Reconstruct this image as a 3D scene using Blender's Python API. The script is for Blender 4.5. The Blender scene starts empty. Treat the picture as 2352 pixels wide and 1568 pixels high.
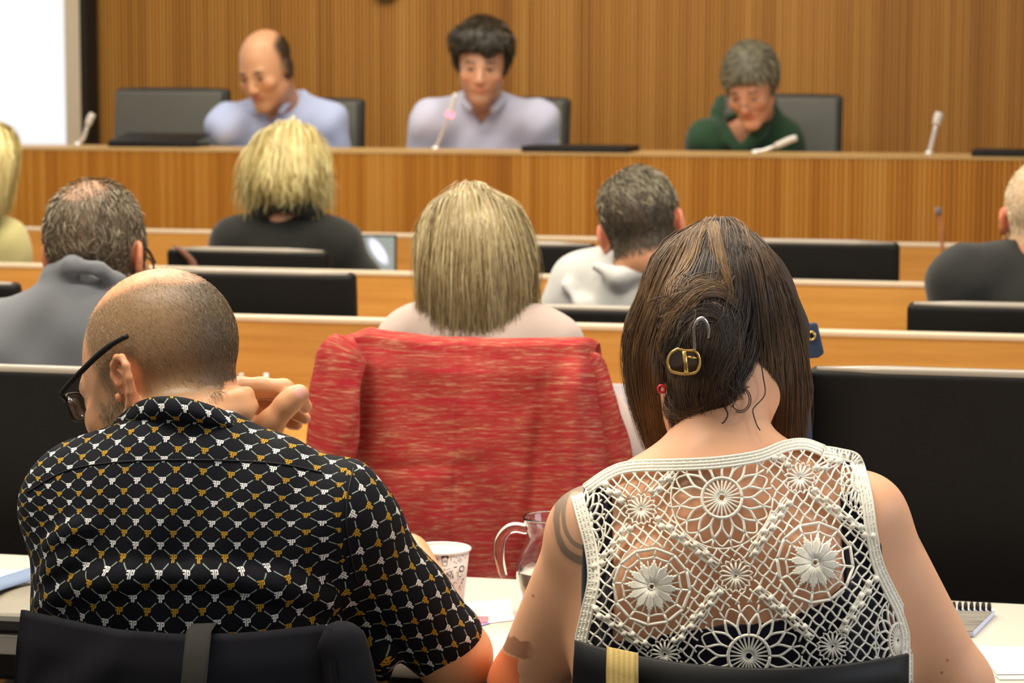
import bpy, math, random
import numpy as np
from mathutils import Vector, Matrix

random.seed(7)
RNG = np.random.default_rng(11)
SC = bpy.context.scene
COL = SC.collection
PI = math.pi

# ---------------------------------------------------------------- camera model
F, CX, CY, HC = 5600.0, 1176.0, 784.0, 1.43
PITCH = math.atan((784 - 170) / F)
ROLL = 0.003
T = math.radians(12.6)          # the rows run at this angle to the camera
CAMR = Matrix.Rotation(PI / 2 - PITCH, 3, 'X') @ Matrix.Rotation(ROLL, 3, 'Z')
CAMN = np.array(CAMR)
UROW = np.array([math.cos(T), -math.sin(T), 0.0])
NROW = np.array([math.sin(T), math.cos(T), 0.0])


def ray(px, py):
    return CAMN @ np.array([(px - CX) / F, -(py - CY) / F, -1.0])


def at(px, py, y):
    d = ray(px, py)
    p = d * (y / d[1])
    p[2] += HC
    return p


def atz(px, py, z):
    d = ray(px, py)
    p = d * ((z - HC) / d[2])
    p[2] += HC
    return p


def atrow(px, py, y0):
    d = ray(px, py)
    p = d * (y0 * math.cos(T) / float(NROW @ d))
    p[2] += HC
    return p


def pix(P):
    q = CAMN.T @ (np.asarray(P, float) - np.array([0, 0, HC]))
    return (CX + F * q[0] / -q[2], CY - F * q[1] / -q[2])


# ---------------------------------------------------------------- objects
def srgb(r, g, b):
    out = []
    for c in (r, g, b):
        c /= 255.0
        out.append(c / 12.92 if c <= 0.04045 else ((c + 0.055) / 1.055) ** 2.4)
    return tuple(out)


def tag(o, label=None, cat=None, group=None, kind=None):
    if label:
        o['label'] = label
    if cat:
        o['category'] = cat
    if group:
        o['group'] = group
    if kind:
        o['kind'] = kind
    return o


def empty(name, loc=(0, 0, 0), rz=0.0):
    o = bpy.data.objects.new(name, None)
    COL.objects.link(o)
    o.location = tuple(float(v) for v in loc)
    o.rotation_euler = (0, 0, rz)
    o.empty_display_size = 0.1
    return o


def link(name, me, mats, parent=None):
    o = bpy.data.objects.new(name, me)
    COL.objects.link(o)
    if mats is not None:
        for m in (mats if isinstance(mats, (list, tuple)) else [mats]):
            me.materials.append(m)
    if parent is not None:
        o.parent = parent
    return o


def bevel(o, w=0.003, seg=2):
    m = o.modifiers.new('bevel', 'BEVEL')
    m.width = w
    m.segments = seg
    m.limit_method = 'ANGLE'
    m.angle_limit = math.radians(40)
    for p in o.data.polygons:
        p.use_smooth = True
    try:
        m.harden_normals = False
    except Exception:
        pass
    return o


def qmesh(name, V, Q, mats, parent=None, smooth=True, attrs=None, uv=None, fmat=None):
    """mesh of quads from numpy arrays"""
    V = np.ascontiguousarray(V, np.float32)
    Q = np.ascontiguousarray(Q, np.int32)
    me = bpy.data.meshes.new(name)
    me.vertices.add(len(V))
    me.vertices.foreach_set('co', V.ravel())
    me.loops.add(Q.size)
    me.loops.foreach_set('vertex_index', Q.ravel())
    me.polygons.add(len(Q))
    me.polygons.foreach_set('loop_start', np.arange(len(Q), dtype=np.int32) * 4)
    me.polygons.foreach_set('use_smooth', np.full(len(Q), smooth, dtype=bool))
    if fmat is not None:
        me.polygons.foreach_set('material_index', np.asarray(fmat, np.int32))
    me.update(calc_edges=True)
    for nm, arr in (attrs or {}).items():
        arr = np.ascontiguousarray(arr, np.float32)
        if arr.ndim == 1:
            a = me.attributes.new(nm, 'FLOAT', 'POINT')
            a.data.foreach_set('value', arr)
        else:
            a = me.attributes.new(nm, 'FLOAT_COLOR', 'POINT')
            if arr.shape[1] == 3:
                arr = np.concatenate([arr, np.ones((len(arr), 1), np.float32)], 1)
            a.data.foreach_set('color', np.ascontiguousarray(arr).ravel())
    if uv is not None:
        l = me.uv_layers.new(name='UVMap')
        l.data.foreach_set('uv', np.ascontiguousarray(uv, np.float32).ravel())
    return link(name, me, mats, parent)


class MB:
    """collects simple solids into one mesh"""

    def __init__(s):
        s.v, s.f, s.m = [], [], []

    def add(s, vs, fs, m=0):
        b = len(s.v)
        s.v.extend([tuple(float(c) for c in v) for v in vs])
        s.f.extend([tuple(b + i for i in f) for f in fs])
        s.m.extend([m] * len(fs))

    def box(s, x0, x1, y0, y1, z0, z1, m=0, M=None):
        vs = [(x, y, z) for x in (x0, x1) for y in (y0, y1) for z in (z0, z1)]
        if M is not None:
            vs = [tuple(M @ Vector(v)) for v in vs]
        s.add(vs, [(0, 1, 3, 2), (4, 6, 7, 5), (0, 4, 5, 1), (2, 3, 7, 6), (0, 2, 6, 4), (1, 5, 7, 3)], m)

    def prism(s, pts, off, m=0):
        """planar polygon pts extruded by vector off"""
        n = len(pts)
        off = np.asarray(off, float)
        a = [np.asarray(p, float) for p in pts]
        s.add(a + [p + off for p in a],
              [tuple(range(n - 1, -1, -1)), tuple(range(n, 2 * n))] + [(i, (i + 1) % n, n + (i + 1) % n, n + i) for i in range(n)], m)

    def tube(s, path, r, n=8, m=0, closed=False, cap=True):
        P = [np.asarray(p, float) for p in path]
        N = len(P)
        rs = r if isinstance(r, (list, tuple, np.ndarray)) else [r] * N
        up = np.array([0, 0, 1.0])
        rings = []
        prev = None
        for i in range(N):
            t = (P[(i + 1) % N] - P[i - 1]) if closed else (P[min(i + 1, N - 1)] - P[max(i - 1, 0)])
            t = t / (np.linalg.norm(t) + 1e-12)
            if prev is None:
                a = np.cross(t, up)
                if np.linalg.norm(a) < 1e-3:
                    a = np.cross(t, [1.0, 0, 0])
            else:
                a = prev - t * (prev @ t)
            a = a / (np.linalg.norm(a) + 1e-12)
            prev = a
            b = np.cross(t, a)
            rings.append([P[i] + rs[i] * (math.cos(2 * PI * k / n) * a + math.sin(2 * PI * k / n) * b) for k in range(n)])
        vs = [v for ring in rings for v in ring]
        fs = []
        for i in range(N if closed else N - 1):
            j = (i + 1) % N
            for k in range(n):
                k2 = (k + 1) % n
                fs.append((i * n + k, i * n + k2, j * n + k2, j * n + k))
        if cap and not closed:
            fs.append(tuple(range(n - 1, -1, -1)))
            fs.append(tuple((N - 1) * n + k for k in range(n)))
        s.add(vs, fs, m)

    def lathe(s, prof, c=(0, 0, 0), n=32, m=0, M=None):
        vs, fs = [], []
        for r, z in prof:
            for k in range(n):
                a = 2 * PI * k / n
                v = Vector((r * math.cos(a), r * math.sin(a), z))
                if M is not None:
                    v = M @ v
                vs.append((v[0] + c[0], v[1] + c[1], v[2] + c[2]))
        for i in range(len(prof) - 1):
            for k in range(n):
                k2 = (k + 1) % n
                fs.append((i * n + k, i * n + k2, (i + 1) * n + k2, (i + 1) * n + k))
        if prof[0][0] > 1e-6:
            fs.append(tuple(range(n - 1, -1, -1)))
        if prof[-1][0] > 1e-6:
            fs.append(tuple((len(prof) - 1) * n + k for k in range(n)))
        s.add(vs, fs, m)

    def grid(s, G, m=0, thick=None):
        """G: rows x cols of points -> sheet; thick: offset vector array for a second skin"""
        G = np.asarray(G, float)
        R_, C_ = G.shape[:2]
        if thick is None:
            s.add(G.reshape(-1, 3), [(i * C_ + j, i * C_ + j + 1, (i + 1) * C_ + j + 1, (i + 1) * C_ + j) for i in range(R_ - 1) for j in range(C_ - 1)], m)
            return
        H = G + np.asarray(thick, float)
        n = R_ * C_
        fs = []
        for i in range(R_ - 1):
            for j in range(C_ - 1):
                q = (i * C_ + j, i * C_ + j + 1, (i + 1) * C_ + j + 1, (i + 1) * C_ + j)
                fs.append(q)
                fs.append(tuple(n + k for k in reversed(q)))
        for i in range(R_ - 1):
            for j in (0, C_ - 1):
                a, b = i * C_ + j, (i + 1) * C_ + j
                fs.append((a, b, n + b, n + a) if j == 0 else (b, a, n + a, n + b))
        for j in range(C_ - 1):
            for i in (0, R_ - 1):
                a, b = i * C_ + j, i * C_ + j + 1
                fs.append((b, a, n + a, n + b) if i == 0 else (a, b, n + b, n + a))
        s.add(np.concatenate([G.reshape(-1, 3), H.reshape(-1, 3)]), fs, m)

    def build(s, name, mats, parent=None, smooth=False):
        me = bpy.data.meshes.new(name)
        me.from_pydata(s.v, [], s.f)
        if any(s.m):
            me.polygons.foreach_set('material_index', s.m)
        me.update()
        if smooth:
            me.polygons.foreach_set('use_smooth', [True] * len(me.polygons))
        return link(name, me, mats, parent)


def copy_tree(o, parent=None):
    c = o.copy()
    COL.objects.link(c)
    if parent is not None:
        c.parent = parent
    for ch in list(o.children):
        copy_tree(ch, c)
    return c


# ---------------------------------------------------------------- splines
def catmull(pts, n):
    P = np.asarray(pts, float)
    if len(P) == 2:
        return P[0] + (P[1] - P[0]) * np.linspace(0, 1, n)[:, None]
    Pp = np.concatenate([[2 * P[0] - P[1]], P, [2 * P[-1] - P[-2]]])
    t = np.linspace(0, len(P) - 1, n)
    i = np.minimum(t.astype(int), len(P) - 2)
    f = (t - i)[:, None]
    a, b, c, d = Pp[i], Pp[i + 1], Pp[i + 2], Pp[i + 3]
    return 0.5 * (2 * b + (c - a) * f + (2 * a - 5 * b + 4 * c - d) * f ** 2 + (3 * b - a - 3 * c + d) * f ** 3)


# ---------------------------------------------------------------- implicit surfaces
def unit(v):
    v = np.asarray(v, float)
    return v / (np.linalg.norm(v) + 1e-12)


def smin(a, b, k):
    if k <= 0:
        return np.minimum(a, b)
    h = np.clip(0.5 + 0.5 * (b - a) / k, 0, 1)
    return b + (a - b) * h - k * h * (1 - h)


class SDF:
    def __init__(s):
        s.p = []
        s.lo = np.full(3, 1e9)
        s.hi = np.full(3, -1e9)

    def _bb(s, lo, hi, mode):
        if mode == 'u':
            s.lo = np.minimum(s.lo, lo)
            s.hi = np.maximum(s.hi, hi)

    def cap(s, a, b, ra, rb=None, k=0.015, mode='u', flat=None):
        """flat=(dir, factor): squash along dir"""
        a, b = np.asarray(a, float), np.asarray(b, float)
        rb = ra if rb is None else rb
        r = max(ra, rb) * (max(1.0, flat[1]) if flat else 1)
        s._bb(np.minimum(a, b) - r, np.maximum(a, b) + r, mode)
        s.p.append(('c', (a.astype(np.float32), b.astype(np.float32), ra, rb, flat), k, mode))
        return s

    def chain(s, pts, rs, k=0.015, mode='u'):
        for i in range(len(pts) - 1):
            s.cap(pts[i], pts[i + 1], rs[i], rs[i + 1], k, mode)
        return s

    def ell(s, c, r, R=None, k=0.015, mode='u'):
        c, r = np.asarray(c, float), np.asarray(r, float) * np.ones(3)
        m = np.full(3, r.max())
        s._bb(c - m, c + m, mode)
        s.p.append(('e', (c.astype(np.float32), r.astype(np.float32), None if R is None else np.asarray(R, np.float32)), k, mode))
        return s

    def fn(s, f, k=0.0, mode='i'):
        s.p.append(('f', f, k, mode))
        return s

    def __call__(s, P):
        D = None
        for typ, a, k, mode in s.p:
            if typ == 'c':
                A, B, ra, rb, flat = a
                q = P - A
                ba = B - A
                if flat is not None:
                    fd = np.asarray(flat[0], np.float32)
                    g = np.float32(1.0 / flat[1] - 1.0)
                    q = q + (q @ fd)[:, None] * (g * fd)
                    ba = ba + float(ba @ fd) * (g * fd)
                t = np.clip((q @ ba) / float(ba @ ba + 1e-12), 0, 1)
                d = np.sqrt(((q - t[:, None] * ba) ** 2).sum(1)) - (ra + (rb - ra) * t)
                if flat is not None and flat[1] < 1:
                    d = d * flat[1]
            elif typ == 'e':
                c, r, R = a
                q = P - c
                if R is not None:
                    q = q @ R
                k0 = np.sqrt(((q / r) ** 2).sum(1)) + 1e-9
                k1 = np.sqrt(((q / (r * r)) ** 2).sum(1)) + 1e-9
                d = k0 * (k0 - 1) / k1
            else:
                d = a(P)
            if D is None:
                D = d
            elif mode == 'u':
                D = smin(D, d, k)
            elif mode == 's':
                D = -smin(-D, d, k)
            elif mode == 'i':
                D = -smin(-D, -d, k)
            elif mode == '+':
                D = D + d
        return D

    def grad(s, P, e=0.0015):
        P = np.asarray(P, np.float32)
        g = np.empty_like(P)
        for i in range(3):
            o = np.zeros(3, np.float32)
            o[i] = e
            g[:, i] = s(P + o) - s(P - o)
        return g / (np.linalg.norm(g, axis=1, keepdims=True) + 1e-9)


def nets(f, h, lo=None, hi=None, pad=0.012):
    """naive surface nets of an implicit function, evaluated only near its surface"""
    lo = np.asarray(f.lo if lo is None else lo, float) - pad
    hi = np.asarray(f.hi if hi is None else hi, float) + pad
    B = 4
    nb = np.maximum(1, np.ceil((hi - lo) / (B * h)).astype(int))
    cs = [lo[i] + np.arange(nb[i] + 1) * B * h for i in range(3)]
    G = np.stack(np.meshgrid(*cs, indexing='ij'), -1).reshape(-1, 3).astype(np.float32)
    Dc = f(G).reshape(nb + 1)
    A = np.abs(Dc)
    mn = np.full(nb, 1e9, np.float32)
    sg = np.zeros(nb, np.int32)
    for i in (0, 1):
        for j in (0, 1):
            for k in (0, 1):
                sl = (slice(i, nb[0] + i), slice(j, nb[1] + j), slice(k, nb[2] + k))
                mn = np.minimum(mn, A[sl])
                sg += (Dc[sl] < 0)
    act = (mn < B * h * 1.75) | ((sg > 0) & (sg < 8))
    n = nb * B + 1
    rep = lambda X: X.repeat(B, 0).repeat(B, 1).repeat(B, 2)
    D = np.pad(rep(Dc[:-1, :-1, :-1]), ((0, 1),) * 3, mode='edge').astype(np.float32)
    M = np.pad(rep(act), ((0, 1),) * 3)
    for ax in range(3):
        s1 = [slice(None)] * 3
        s0 = [slice(None)] * 3
        s1[ax], s0[ax] = slice(1, None), slice(None, -1)
        M[tuple(s1)] |= M[tuple(s0)].copy()
    idx = np.nonzero(M)
    P = (np.stack(idx, -1) * h + lo).astype(np.float32)
    out = np.empty(len(P), np.float32)
    for c in range(0, len(P), 400000):
        out[c:c + 400000] = f(P[c:c + 400000])
    D[idx] = out
    I = D < 0
    cnt = np.zeros(n - 1, np.int8)
    for i in (0, 1):
        for j in (0, 1):
            for k in (0, 1):
                cnt += I[i:n[0] - 1 + i, j:n[1] - 1 + j, k:n[2] - 1 + k]
    C = np.stack(np.nonzero((cnt > 0) & (cnt < 8)), -1)
    vid = np.full(n - 1, -1, np.int32)
    vid[C[:, 0], C[:, 1], C[:, 2]] = np.arange(len(C))
    acc = np.zeros((len(C), 3))
    num = np.zeros(len(C))
    corners = [(i, j, k) for i in (0, 1) for j in (0, 1) for k in (0, 1)]
    for a in corners:
        for ax in range(3):
            if a[ax]:
                continue
            b = list(a)
            b[ax] = 1
            da = D[C[:, 0] + a[0], C[:, 1] + a[1], C[:, 2] + a[2]]
            db = D[C[:, 0] + b[0], C[:, 1] + b[1], C[:, 2] + b[2]]
            m = (da < 0) != (db < 0)
            t = np.where(m, da / np.where(m, da - db, 1), 0)
            p = np.tile(np.array(a, float), (len(C), 1))
            p[:, ax] += t
            acc[m] += p[m]
            num[m] += 1
    V = (C + acc / np.maximum(num, 1)[:, None]) * h + lo
    quads = []
    for ax in range(3):
        u, v = (ax + 1) % 3, (ax + 2) % 3
        s0 = [slice(1, n[i] - 1) for i in range(3)]
        s1 = list(s0)
        s0[ax], s1[ax] = slice(0, n[ax] - 1), slice(1, n[ax])
        a, b = I[tuple(s0)], I[tuple(s1)]
        for flip, mask in ((False, a & ~b), (True, ~a & b)):
            E = np.stack(np.nonzero(mask), -1)
            if not len(E):
                continue
            E = E + np.array([0 if i == ax else 1 for i in range(3)])
            du, dv = np.eye(3, dtype=int)[u], np.eye(3, dtype=int)[v]
            g = lambda X: vid[X[:, 0], X[:, 1], X[:, 2]]
            q = np.stack([g(E - du - dv), g(E - dv), g(E), g(E - du)], -1)
            quads.append(q[:, ::-1] if flip else q)
    Q = np.concatenate(quads)
    Q = Q[(Q >= 0).all(1)]
    return V.astype(np.float32), Q


def trace(f, px, py, off=0.0, y0=1.6, y1=12.0):
    """sphere-trace image points onto an implicit surface (offset outward); misses return the nearest approach"""
    px, py = np.atleast_1d(np.asarray(px, float)), np.atleast_1d(np.asarray(py, float))
    d = np.stack([(px - CX) / F, -(py - CY) / F, -np.ones_like(px)], -1) @ CAMN.T
    d /= np.linalg.norm(d, axis=1, keepdims=True)
    t = y0 / d[:, 1]
    o = np.array([0, 0, HC])
    best_t, best = t.copy(), np.full(len(t), 1e9)
    hit = np.zeros(len(t), bool)
    for _ in range(70):
        D = f((o + d * t[:, None]).astype(np.float32)) - off
        better = (D < best) & ~hit
        best_t = np.where(better, t, best_t)
        best = np.where(better, D, best)
        hit |= D < 0.0004
        t = np.where(hit, t, t + np.clip(D, 0.0002, 0.4) * 0.8)
        if hit.all():
            break
    t = np.where(hit, t, best_t)
    return o + d * t[:, None], hit


# ---------------------------------------------------------------- hair ribbons
def ribbons(paths, normals, width, tilt=0.35, taper=0.25, seed=1):
    """paths (N,S,3), normals (N,S,3), width (N,) -> V,Q"""
    r = np.random.default_rng(seed)
    N, S = paths.shape[:2]
    tan = np.gradient(paths, axis=1)
    tan /= np.linalg.norm(tan, axis=2, keepdims=True) + 1e-9
    side = np.cross(tan, normals)
    side /= np.linalg.norm(side, axis=2, keepdims=True) + 1e-9
    nn = np.cross(side, tan)
    a = r.normal(0, tilt, N)[:, None, None]
    side = side * np.cos(a) + nn * np.sin(a)
    w = width[:, None] * (1 - (1 - taper) * np.linspace(0, 1, S)[None, :] ** 2)
    L = paths - side * w[..., None] / 2
    R_ = paths + side * w[..., None] / 2
    V = np.stack([L, R_], 2).reshape(-1, 3)
    b = (np.arange(N)[:, None] * S + np.arange(S - 1)[None, :]) * 2
    Q = np.stack([b, b + 1, b + 3, b + 2], -1).reshape(-1, 4)
    return V, Q


def guide_hair(sdf, guides, n, S=14, width=0.0011, jit=0.004, off=0.003, seed=3, push=True, tone=(0.5, 0.2), wave=0.0, layer=0.006, lenvar=0.12):
    """strands interpolated across a fan of world-space guide curves, kept on or above the hair volume"""
    r = np.random.default_rng(seed)
    Gd = np.stack([catmull(g, S) for g in guides])          # G,S,3
    u = r.uniform(0, len(guides) - 1, n)
    i = np.minimum(u.astype(int), len(guides) - 2)
    fr = (u - i)[:, None, None]
    P = Gd[i] * (1 - fr) + Gd[i + 1] * fr
    s = np.linspace(0, 1, S)[None, :, None]
    P = P + r.normal(0, jit, (n, 1, 3)) * (0.3 + 0.9 * s) + r.normal(0, jit * 0.7, (n, 1, 3)) * np.sin(s * r.uniform(2, 6, (n, 1, 1)) + r.uniform(0, 6, (n, 1, 1)))
    if wave:
        P = P + r.normal(0, wave, (n, 1, 3)) * np.sin(s * r.uniform(8, 16, (n, 1, 1)) + r.uniform(0, 6, (n, 1, 1))) * s
    # varied lengths
    cut = 1 - np.abs(r.normal(0, lenvar, n)).clip(0, 0.5)
    tt = np.linspace(0, 1, S)[None, :] * cut[:, None] * (S - 1)
    j = np.minimum(tt.astype(int), S - 2)
    ff = (tt - j)[..., None]
    P = np.take_along_axis(P, j[..., None].repeat(3, 2), 1) * (1 - ff) + np.take_along_axis(P, (j + 1)[..., None].repeat(3, 2), 1) * ff
    flat = P.reshape(-1, 3).astype(np.float32)
    lay = (off + r.uniform(0, layer, n)).repeat(S)
    if push:
        for _ in range(2):
            D = sdf(flat)
            g = sdf.grad(flat)
            mv = np.clip(lay - D, 0, 0.08)
            flat = flat + g * mv[:, None]
    Nn = sdf.grad(flat).reshape(n, S, 3)
    P = flat.reshape(n, S, 3)
    V, Q = ribbons(P, Nn, width * r.uniform(0.6, 1.3, n), seed=seed)
    tn = np.clip(r.normal(tone[0], tone[1], n), 0, 1).repeat(S * 2)
    return V, Q, tn


def fuzz(sdf, V, weight, n, length, flow, lift=0.5, width=0.0006, S=4, seed=5, tone=(0.5, 0.22), sink=0.0008):
    """short hairs rooted on mesh vertices; flow: function(points) -> combing direction"""
    r = np.random.default_rng(seed)
    w = np.clip(weight, 0, None)
    i = r.choice(len(V), n, p=w / w.sum())
    root = V[i] + r.normal(0, 0.0015, (n, 3))
    nr = sdf.grad(root.astype(np.float32))
    root = root - nr * (sdf(root.astype(np.float32))[:, None] + sink)
    fl = flow(root) + r.normal(0, 0.25, (n, 3))
    fl = fl - nr * (fl * nr).sum(1, keepdims=True)
    fl /= np.linalg.norm(fl, axis=1, keepdims=True) + 1e-9
    L = length * r.uniform(0.6, 1.25, n)
    s = np.linspace(0, 1, S)[None, :, None]
    P = root[:, None] + L[:, None, None] * s * (nr[:, None] * lift * (1 - 0.5 * s) + fl[:, None] * (1 - lift * 0.5))
    Vr, Q = ribbons(P, np.repeat(nr[:, None], S, 1), np.full(n, width), tilt=0.9, seed=seed)
    tn = np.clip(r.normal(tone[0], tone[1], n), 0, 1).repeat(S * 2)
    return Vr, Q, tn


def merge(parts):
    """list of (V,Q,tone) -> one"""
    Vs, Qs, Ts, b = [], [], [], 0
    for V, Q, t in parts:
        Vs.append(np.asarray(V, np.float32))
        Qs.append(np.asarray(Q) + b)
        Ts.append(np.asarray(t, np.float32) * np.ones(len(V), np.float32))
        b += len(V)
    return np.concatenate(Vs), np.concatenate(Qs), np.concatenate(Ts)
# ---------------------------------------------------------------- materials
class NG:
    def __init__(s, name):
        s.mat = bpy.data.materials.new(name)
        s.mat.use_nodes = True
        s.t = s.mat.node_tree
        s.t.nodes.clear()
        s.out = s.t.nodes.new('ShaderNodeOutputMaterial')

    def n(s, typ, ins=None, **props):
        nd = s.t.nodes.new('ShaderNode' + typ)
        for k, v in props.items():
            setattr(nd, k, v)
        for k, v in (ins or {}).items():
            s.set(nd.inputs[k], v)
        return nd

    def set(s, sock, v):
        if isinstance(v, Ex):
            v = v.s
        if hasattr(v, 'is_output'):
            s.t.links.new(v, sock)
        elif isinstance(v, (tuple, list)):
            if sock.type == 'RGBA' and len(v) == 3:
                v = (*v, 1.0)
            sock.default_value = v
        else:
            sock.default_value = v

    def ex(s, sock):
        return Ex(s, sock)

    def attr(s, name):
        return s.n('Attribute', attribute_name=name)

    def mix(s, f, a, b, blend='MIX'):
        nd = s.n('Mix', data_type='RGBA', blend_type=blend)
        s.set(nd.inputs[0], f)
        s.set(nd.inputs[6], a)
        s.set(nd.inputs[7], b)
        return nd.outputs[2]

    def ramp(s, f, stops):
        nd = s.n('ValToRGB')
        s.set(nd.inputs[0], f)
        el = nd.color_ramp.elements
        while len(el) < len(stops):
            el.new(0.5)
        for e, (p, c) in zip(el, stops):
            e.position = p
            e.color = (*c, 1)
        return nd.outputs[0]

    def noise(s, vec=None, scale=5, detail=2, rough=0.5, dim='3D'):
        nd = s.n('TexNoise', noise_dimensions=dim)
        nd.inputs['Scale'].default_value = scale
        nd.inputs['Detail'].default_value = detail
        nd.inputs['Roughness'].default_value = rough
        if vec is not None:
            s.set(nd.inputs['Vector' if dim != '1D' else 'W'], vec)
        return nd

    def obj(s):
        return s.n('TexCoord').outputs['Object']

    def mapping(s, vec, scale=(1, 1, 1), rot=(0, 0, 0)):
        nd = s.n('Mapping')
        s.set(nd.inputs['Vector'], vec)
        nd.inputs['Scale'].default_value = scale
        nd.inputs['Rotation'].default_value = rot
        return nd.outputs[0]

    def bump(s, h, strength=0.3, dist=0.002):
        nd = s.n('Bump')
        s.set(nd.inputs['Height'], h)
        nd.inputs['Strength'].default_value = strength
        nd.inputs['Distance'].default_value = dist
        return nd.outputs[0]

    def pbr(s, color, rough=0.6, spec=0.4, normal=None, **kw):
        b = s.n('BsdfPrincipled')
        s.set(b.inputs['Base Color'], color)
        s.set(b.inputs['Roughness'], rough)
        s.set(b.inputs['Specular IOR Level'], spec)
        if normal is not None:
            s.set(b.inputs['Normal'], normal)
        for k, v in kw.items():
            s.set(b.inputs[k], v)
        s.t.links.new(b.outputs[0], s.out.inputs[0])
        s.bsdf = b
        return s.mat


class Ex:
    def __init__(s, g, sock):
        s.g, s.s = g, sock

    def _m(s, op, *a):
        nd = s.g.t.nodes.new('ShaderNodeMath')
        nd.operation = op
        for i, v in enumerate((s,) + a):
            s.g.set(nd.inputs[i], v)
        return Ex(s.g, nd.outputs[0])

    def __add__(s, o): return s._m('ADD', o)
    def __sub__(s, o): return s._m('SUBTRACT', o)
    def __mul__(s, o): return s._m('MULTIPLY', o)
    def __truediv__(s, o): return s._m('DIVIDE', o)
    def floor(s): return s._m('FLOOR')
    def round(s): return s._m('ROUND')
    def abs(s): return s._m('ABSOLUTE')
    def mod(s, o): return s._m('FLOORED_MODULO', o)
    def lt(s, o): return s._m('LESS_THAN', o)
    def gt(s, o): return s._m('GREATER_THAN', o)
    def max(s, o): return s._m('MAXIMUM', o)
    def min(s, o): return s._m('MINIMUM', o)
    def near(s, c, e): return s._m('COMPARE', c, e)
    def sin(s): return s._m('SINE')
    def smooth(s, a, b):
        nd = s.g.n('MapRange', interpolation_type='SMOOTHSTEP')
        s.g.set(nd.inputs[0], s)
        nd.inputs[1].default_value = a
        nd.inputs[2].default_value = b
        return Ex(s.g, nd.outputs[0])


def plain(name, rgb, rough=0.6, spec=0.4, var=0.06, scale=30, bump=0.0, bscale=400, bdist=0.0006, **kw):
    g = NG(name)
    v = g.obj()
    n = g.noise(v, scale, 3)
    c = g.mix(n.outputs[0], tuple(x * (1 - var) for x in rgb), tuple(min(1, x * (1 + var)) for x in rgb))
    nm = None
    if bump:
        nm = g.bump(g.noise(v, bscale, 2).outputs[0], bump, bdist)
    return g.pbr(c, rough, spec, nm, **kw)


def wood(name, light, dark, grain_axis='X', scale=1.0, rough=0.42):
    g = NG(name)
    v = g.obj()
    sc = {'X': (1.2, 26, 26), 'Z': (26, 26, 1.2)}[grain_axis]
    m = g.mapping(v, tuple(x * scale for x in sc))
    n1 = g.noise(m, 2.2, 5, 0.6)
    n2 = g.noise(g.mapping(v, tuple(x * scale * 5 for x in sc)), 4, 3)
    big = g.noise(v, 1.3, 2)
    f = (g.ex(n1.outputs[0]) * 0.7 + g.ex(n2.outputs[0]) * 0.2 + g.ex(big.outputs[0]) * 0.35 - 0.12)
    c = g.ramp(f.s, [(0.25, dark), (0.75, light)])
    return g.pbr(c, rough, 0.35, g.bump(n1.outputs[0], 0.05, 0.001))


def slat_wood(name, cols, rib=0.014):
    """ribbed veneer: each rib and each board its own tone, vertical grain"""
    g = NG(name)
    v = g.obj()
    sx = g.n('SeparateXYZ')
    g.set(sx.inputs[0], v)
    x, z = g.ex(sx.outputs[0]), g.ex(sx.outputs[2])
    ri = (x / rib).floor()
    w1 = g.n('TexWhiteNoise', noise_dimensions='1D')
    g.set(w1.inputs['W'], ri)
    bd = g.noise((x * 1.0).s, 9.0, 2, dim='1D')
    bw = g.n('TexWhiteNoise', noise_dimensions='1D')
    g.set(bw.inputs['W'], (x / 0.062 + (x * 3.7).sin() * 0.5).floor())
    grain = g.noise(g.mapping(v, (160, 160, 2.5)), 1.0, 3)
    f = g.ex(w1.outputs['Value']) * 0.26 + g.ex(bd.outputs[0]) * 0.42 + g.ex(bw.outputs['Value']) * 0.20 + g.ex(grain.outputs[0]) * 0.22 - 0.05
    c = g.ramp(f.s, [(0.15, cols[0]), (0.5, cols[1]), (0.85, cols[2])])
    return g.pbr(c, 0.45, 0.3)


def attr_mat(name, attr='Col', rough=0.55, spec=0.35, bump=0.12, bscale=900, sss=0.0, var=0.10):
    g = NG(name)
    a = g.attr(attr)
    v = g.obj()
    n = g.noise(v, 45, 4)
    c = g.mix(0.5, a.outputs['Color'], g.mix(n.outputs[0], (1 - var * 2,) * 3, (1 + var,) * 3), 'MULTIPLY')
    c = g.mix(n.outputs[0], g.mix(1.0, a.outputs['Color'], (0.90, 0.84, 0.80), 'MULTIPLY'), g.mix(1.0, a.outputs['Color'], (1.04, 1.04, 1.02), 'MULTIPLY'))
    kw = {}
    if sss:
        kw = {'Subsurface Weight': sss, 'Subsurface Radius': (0.012, 0.005, 0.003), 'Subsurface Scale': 0.6}
    return g.pbr(c, rough, spec, g.bump(g.noise(v, bscale, 2).outputs[0], bump, 0.0006), **kw)


def hair_mat(name, stops, rough=0.42, spec=0.45):
    g = NG(name)
    a = g.attr('tone')
    n = g.noise(g.obj(), 25, 2)
    f = g.ex(a.outputs['Fac']) * 0.8 + g.ex(n.outputs[0]) * 0.4 - 0.1
    return g.pbr(g.ramp(f.s, stops), rough, spec)


def fabric(name, rgb, rough=0.85, var=0.08, weave=900, bump=0.25, sheen=0.2):
    g = NG(name)
    v = g.obj()
    n = g.noise(v, 9, 3)
    fine = g.noise(v, weave, 2)
    f = g.ex(n.outputs[0]) * 0.5 + g.ex(fine.outputs[0]) * 0.5
    c = g.mix(f, tuple(x * (1 - var * 2) for x in rgb), tuple(min(1, x * (1 + var * 2)) for x in rgb))
    return g.pbr(c, rough, 0.2, g.bump(fine.outputs[0], bump, 0.0008), **{'Sheen Weight': sheen})


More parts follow.
